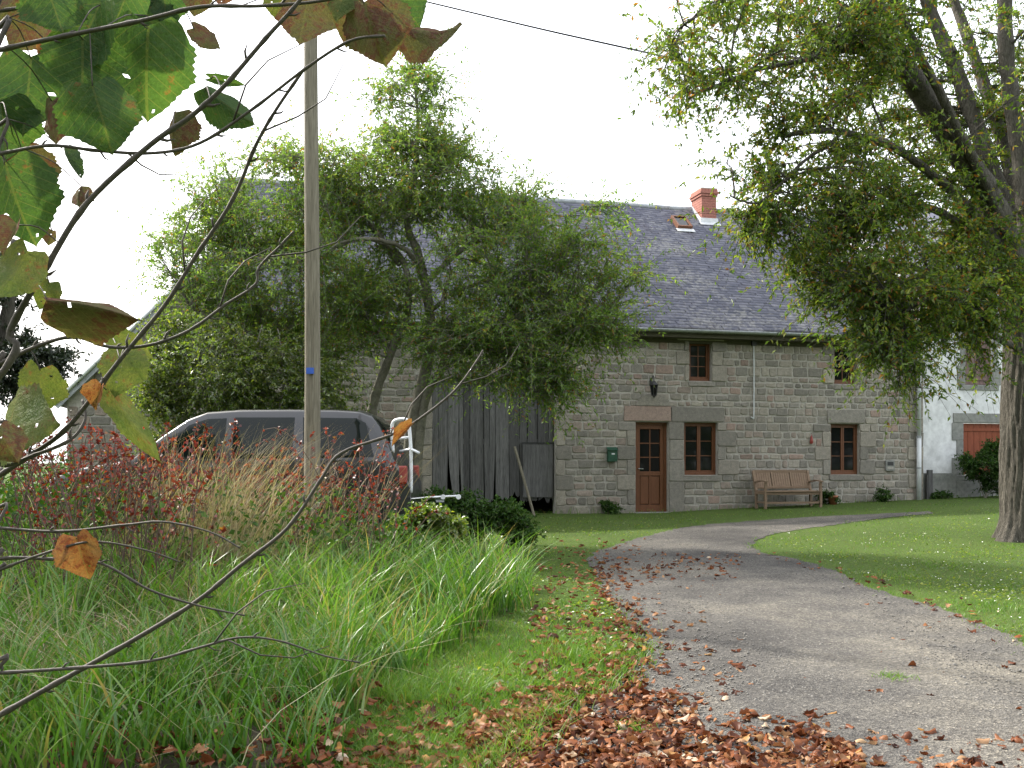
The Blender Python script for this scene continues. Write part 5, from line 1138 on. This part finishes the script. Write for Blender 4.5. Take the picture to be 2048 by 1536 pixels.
for m_ in ('leaf_g', 'leaf_y', 'leaf_b', 'leaf_o'):
    for k in range(5):
        V, fs = bl_leaf(400 + k * 7 + {'leaf_g': 0, 'leaf_y': 50, 'leaf_b': 90, 'leaf_o': 130}[m_])
        me = bpy.data.meshes.new('leaf'); me.from_pydata(V.tolist(), [], fs); me.polygons.foreach_set('use_smooth', np.ones(len(fs), bool)); me.materials.append(M[m_]); BLM[(m_, k)] = me
branches = {
 'A': ([(-60, 120), (0, 100), (130, 72), (280, 42), (400, 14), (520, 12), (640, 2), (720, -20)], 1.95, .0062, .0028),
 'B': ([(-60, 40), (0, 22), (110, 5), (220, -30)], 2.0, .005, .003),
 'C': ([(-80, 1000), (0, 950), (70, 905), (140, 850), (240, 720), (330, 610), (390, 515), (465, 400), (512, 290), (555, 215), (612, 133)], 2.1, .0068, .0035),
 'D': ([(-40, 800), (20, 660), (95, 530), (175, 405), (300, 290), (385, 230), (455, 165), (530, 78), (592, 10), (620, -30)], 1.85, .0078, .0036),
 'Ee': ([(-60, 310), (0, 307), (100, 291), (200, 302), (310, 306), (400, 286), (500, 222), (610, 138), (700, 82), (770, 72)], 1.98, .0042, .003),
 'Ff': ([(-60, 770), (0, 728), (80, 690), (150, 674), (220, 694), (300, 690), (380, 660), (450, 610), (510, 570), (518, 535), (560, 492), (588, 462)], 2.05, .0052, .0026),
 'Gg': ([(-80, 1475), (0, 1430), (110, 1368), (250, 1290), (390, 1205), (480, 1132), (575, 1056), (640, 962), (684, 905), (800, 862), (900, 790), (948, 730), (966, 700)], 2.3, .0088, .002),
 'Hh': ([(-60, 1350), (0, 1346), (150, 1336), (300, 1322), (400, 1295), (480, 1275), (560, 1282), (650, 1312), (720, 1325)], 2.0, .0050, .0015),
 'Ii': ([(-60, 1150), (0, 1118), (100, 1118), (200, 1126), (300, 1180), (400, 1212), (490, 1231)], 2.1, .0052, .002),
 'Jj': ([(-60, 1050), (0, 1056), (120, 1063), (250, 1050), (330, 1044), (420, 1064), (480, 1096)], 2.15, .0044, .0018),
 'Kk': ([(-60, 1180), (0, 1140), (130, 1094), (200, 1084), (290, 1100), (360, 1124)], 2.0, .0042, .0016),
 'Ll': ([(-60, 880), (0, 930), (70, 910), (140, 880), (170, 840), (165, 800)], 2.0, .0058, .003),
}
leafspec = {
 'A': [(165, 85, 175, 215, 'leaf_g', 1.1), (292, 150, 185, 188, 'leaf_g', .95), (205, 238, 140, 165, 'leaf_g', 1), (165, 140, 130, 180, 'leaf_g', 1.1), (55, 195, 165, 185, 'leaf_g', 1), (105, 245, 95, 175, 'leaf_b', .7), (95, 118, 60, 200, 'leaf_o', .8), (320, 75, 110, 150, 'leaf_g', .9), (608, 42, 105, 190, 'leaf_b', 1.1), (710, 50, 105, 200, 'leaf_b', 1.1), (745, 68, 125, 165, 'leaf_b', 1.1), (865, 64, 125, 100, 'leaf_b', .75), (812, 18, 95, 140, 'leaf_g', 1), (680, 8, 70, 200, 'leaf_y', .9), (415, 80, 85, 130, 'leaf_b', .55), (240, 20, 110, 200, 'leaf_g', 1)],
 'B': [(45, 60, 100, 200, 'leaf_b', .8), (110, 20, 110, 160, 'leaf_g', 1), (15, 15, 100, 220, 'leaf_b', .9), (390, 3, 60, 190, 'leaf_b', .9), (330, 15, 80, 180, 'leaf_g', .8), (545, 10, 45, 180, 'leaf_y', .8), (445, -3, 45, 180, 'leaf_o', .8)],
 'C': [(265, 695, 95, 120, 'leaf_y', .6), (240, 745, 98, 190, 'leaf_y', .85), (268, 850, 190, 142, 'leaf_y', .38), (195, 795, 55, 200, 'leaf_o', .8)],
 'D': [(460, 215, 150, 128, 'leaf_g', .55), (457, 164, 72, 96, 'leaf_g', .35), (343, 265, 85, 190, 'leaf_b', .85), (180, 610, 185, 98, 'leaf_b', .55), (22, 555, 125, 210, 'leaf_y', .9), (88, 592, 60, 200, 'leaf_y', .8), (20, 480, 80, 190, 'leaf_b', .9)],
 'Ee': [(35, 410, 170, 165, 'leaf_g', .95), (68, 362, 110, 160, 'leaf_b', .9), (137, 325, 95, 148, 'leaf_g', .4), (157, 388, 48, 180, 'leaf_b', .9), (8, 265, 120, 180, 'leaf_g', .9), (102, 476, 32, 190, 'leaf_b', .8), (10, 330, 80, 200, 'leaf_g', .9)],
 'Ff': [(80, 785, 98, 190, 'leaf_y', 1.05)],
 'Gg': [(802, 870, 62, 224, 'leaf_o', .42)],
 'Ii': [(165, 1118, 92, 165, 'leaf_o', .85)],
 'Ll': [(48, 848, 140, 78, 'leaf_y', 1.1), (14, 890, 80, 150, 'leaf_b', .9)],
}
r = np.random.default_rng(900)
for nm, (pl, Y, r0, r1) in branches.items():
    dY = r.uniform(-.15, .15); pts = [P(x, y, Y + dY * i / len(pl)) for i, (x, y) in enumerate(pl)]
    first = pts[0]; pre = [SB + Vector((r.uniform(-.15, .15), r.uniform(-.15, .15), -.05)), SB + Vector((-.05, 0, first.z * .55)) + Vector((r.uniform(-.1, .1), 0, 0))]
    sp = spline([pre[0], pre[1], *pts], 6); n = len(sp); rad = list(np.interp(np.arange(n), [0, 12, n - 1], [r0 * 1.2, r0 * .8, r1 * .85]))
    for q in range(14, n - 1, 5): rad[q] *= 1.25                       # nodes
    br = MB().tube([p - SB for p in sp], rad, 9).build('branch', M['twig'], shrub, True)
    for q in range(16, n - 2, 7):                                     # buds and spurs
        d = (sp[q + 1] - sp[q]).normalized(); s = d.cross(Vector((0, 1, 0))).normalized() * (1 if r.random() < .5 else -1); p = sp[q] - SB
        l = r.uniform(.008, .02); MB().tube([p, p + d * l * .6 + s * l * .7, p + d * l * 1.3 + s * l], [rad[q] * .7, rad[q] * .6, rad[q] * .15], 5).build('bud', M['twig'], br, True)
    for q in (0, 1):                                                  # one or two side twigs
        if nm in ('Gg', 'Ff', 'C', 'Ee', 'Hh') and q < 2:
            i = int(r.integers(n // 2, n - 8)); d = (sp[i + 1] - sp[i]).normalized(); s = Vector((d.z, 0, -d.x)) * (1 if q else -1); p = sp[i] - SB; l = r.uniform(.06, .16)
            MB().tube([p, p + d * l * .4 + s * l * .3, p + d * l * .8 + s * l * .45 + Vector((0, .02, 0)), p + d * l * 1.3 + s * l * .4 + Vector((0, .03, 0))], [.0022, .0018, .0014, .0008], 5).build('side_twig', M['twig'], br, True)
    for (x, y, size, ang, mt, wf_) in leafspec.get(nm, []):
        Yl = Y + r.uniform(-.08, .22); s = size / F * Yl * 1.0; a = R(ang); tipd = Vector((math.sin(a), r.normal(0, .25), math.cos(a))).normalized()     # angle clockwise from straight up
        c = P(x, y, Yl); base = c - tipd * s * .5; nrm_ = Vector((r.normal(0, .3), -1, r.normal(.1, .3))); nrm_ = (nrm_ - tipd * nrm_.dot(tipd)).normalized(); xx = tipd.cross(nrm_)
        mt_ = Matrix((xx, tipd, nrm_)).transposed().to_4x4()
        o = bpy.data.objects.new('leaf', BLM[(mt, int(r.integers(0, 5)))]); COL.objects.link(o); o.parent = br
        o.matrix_local = Matrix.Translation(base - SB) @ mt_ @ Matrix.Diagonal((s * wf_ * (.78 if wf_ < .7 else 1), s, s, 1))
        k = min(range(14, n), key=lambda q: (sp[q] - base).length); e = sp[k]; MB().tube(spline([base + tipd * s * .03 - SB, (base + e) / 2 - SB + Vector((0, 0, .012)), e - SB], 3), .0012, 5).build('leaf_stalk', M['twig'], br, True)
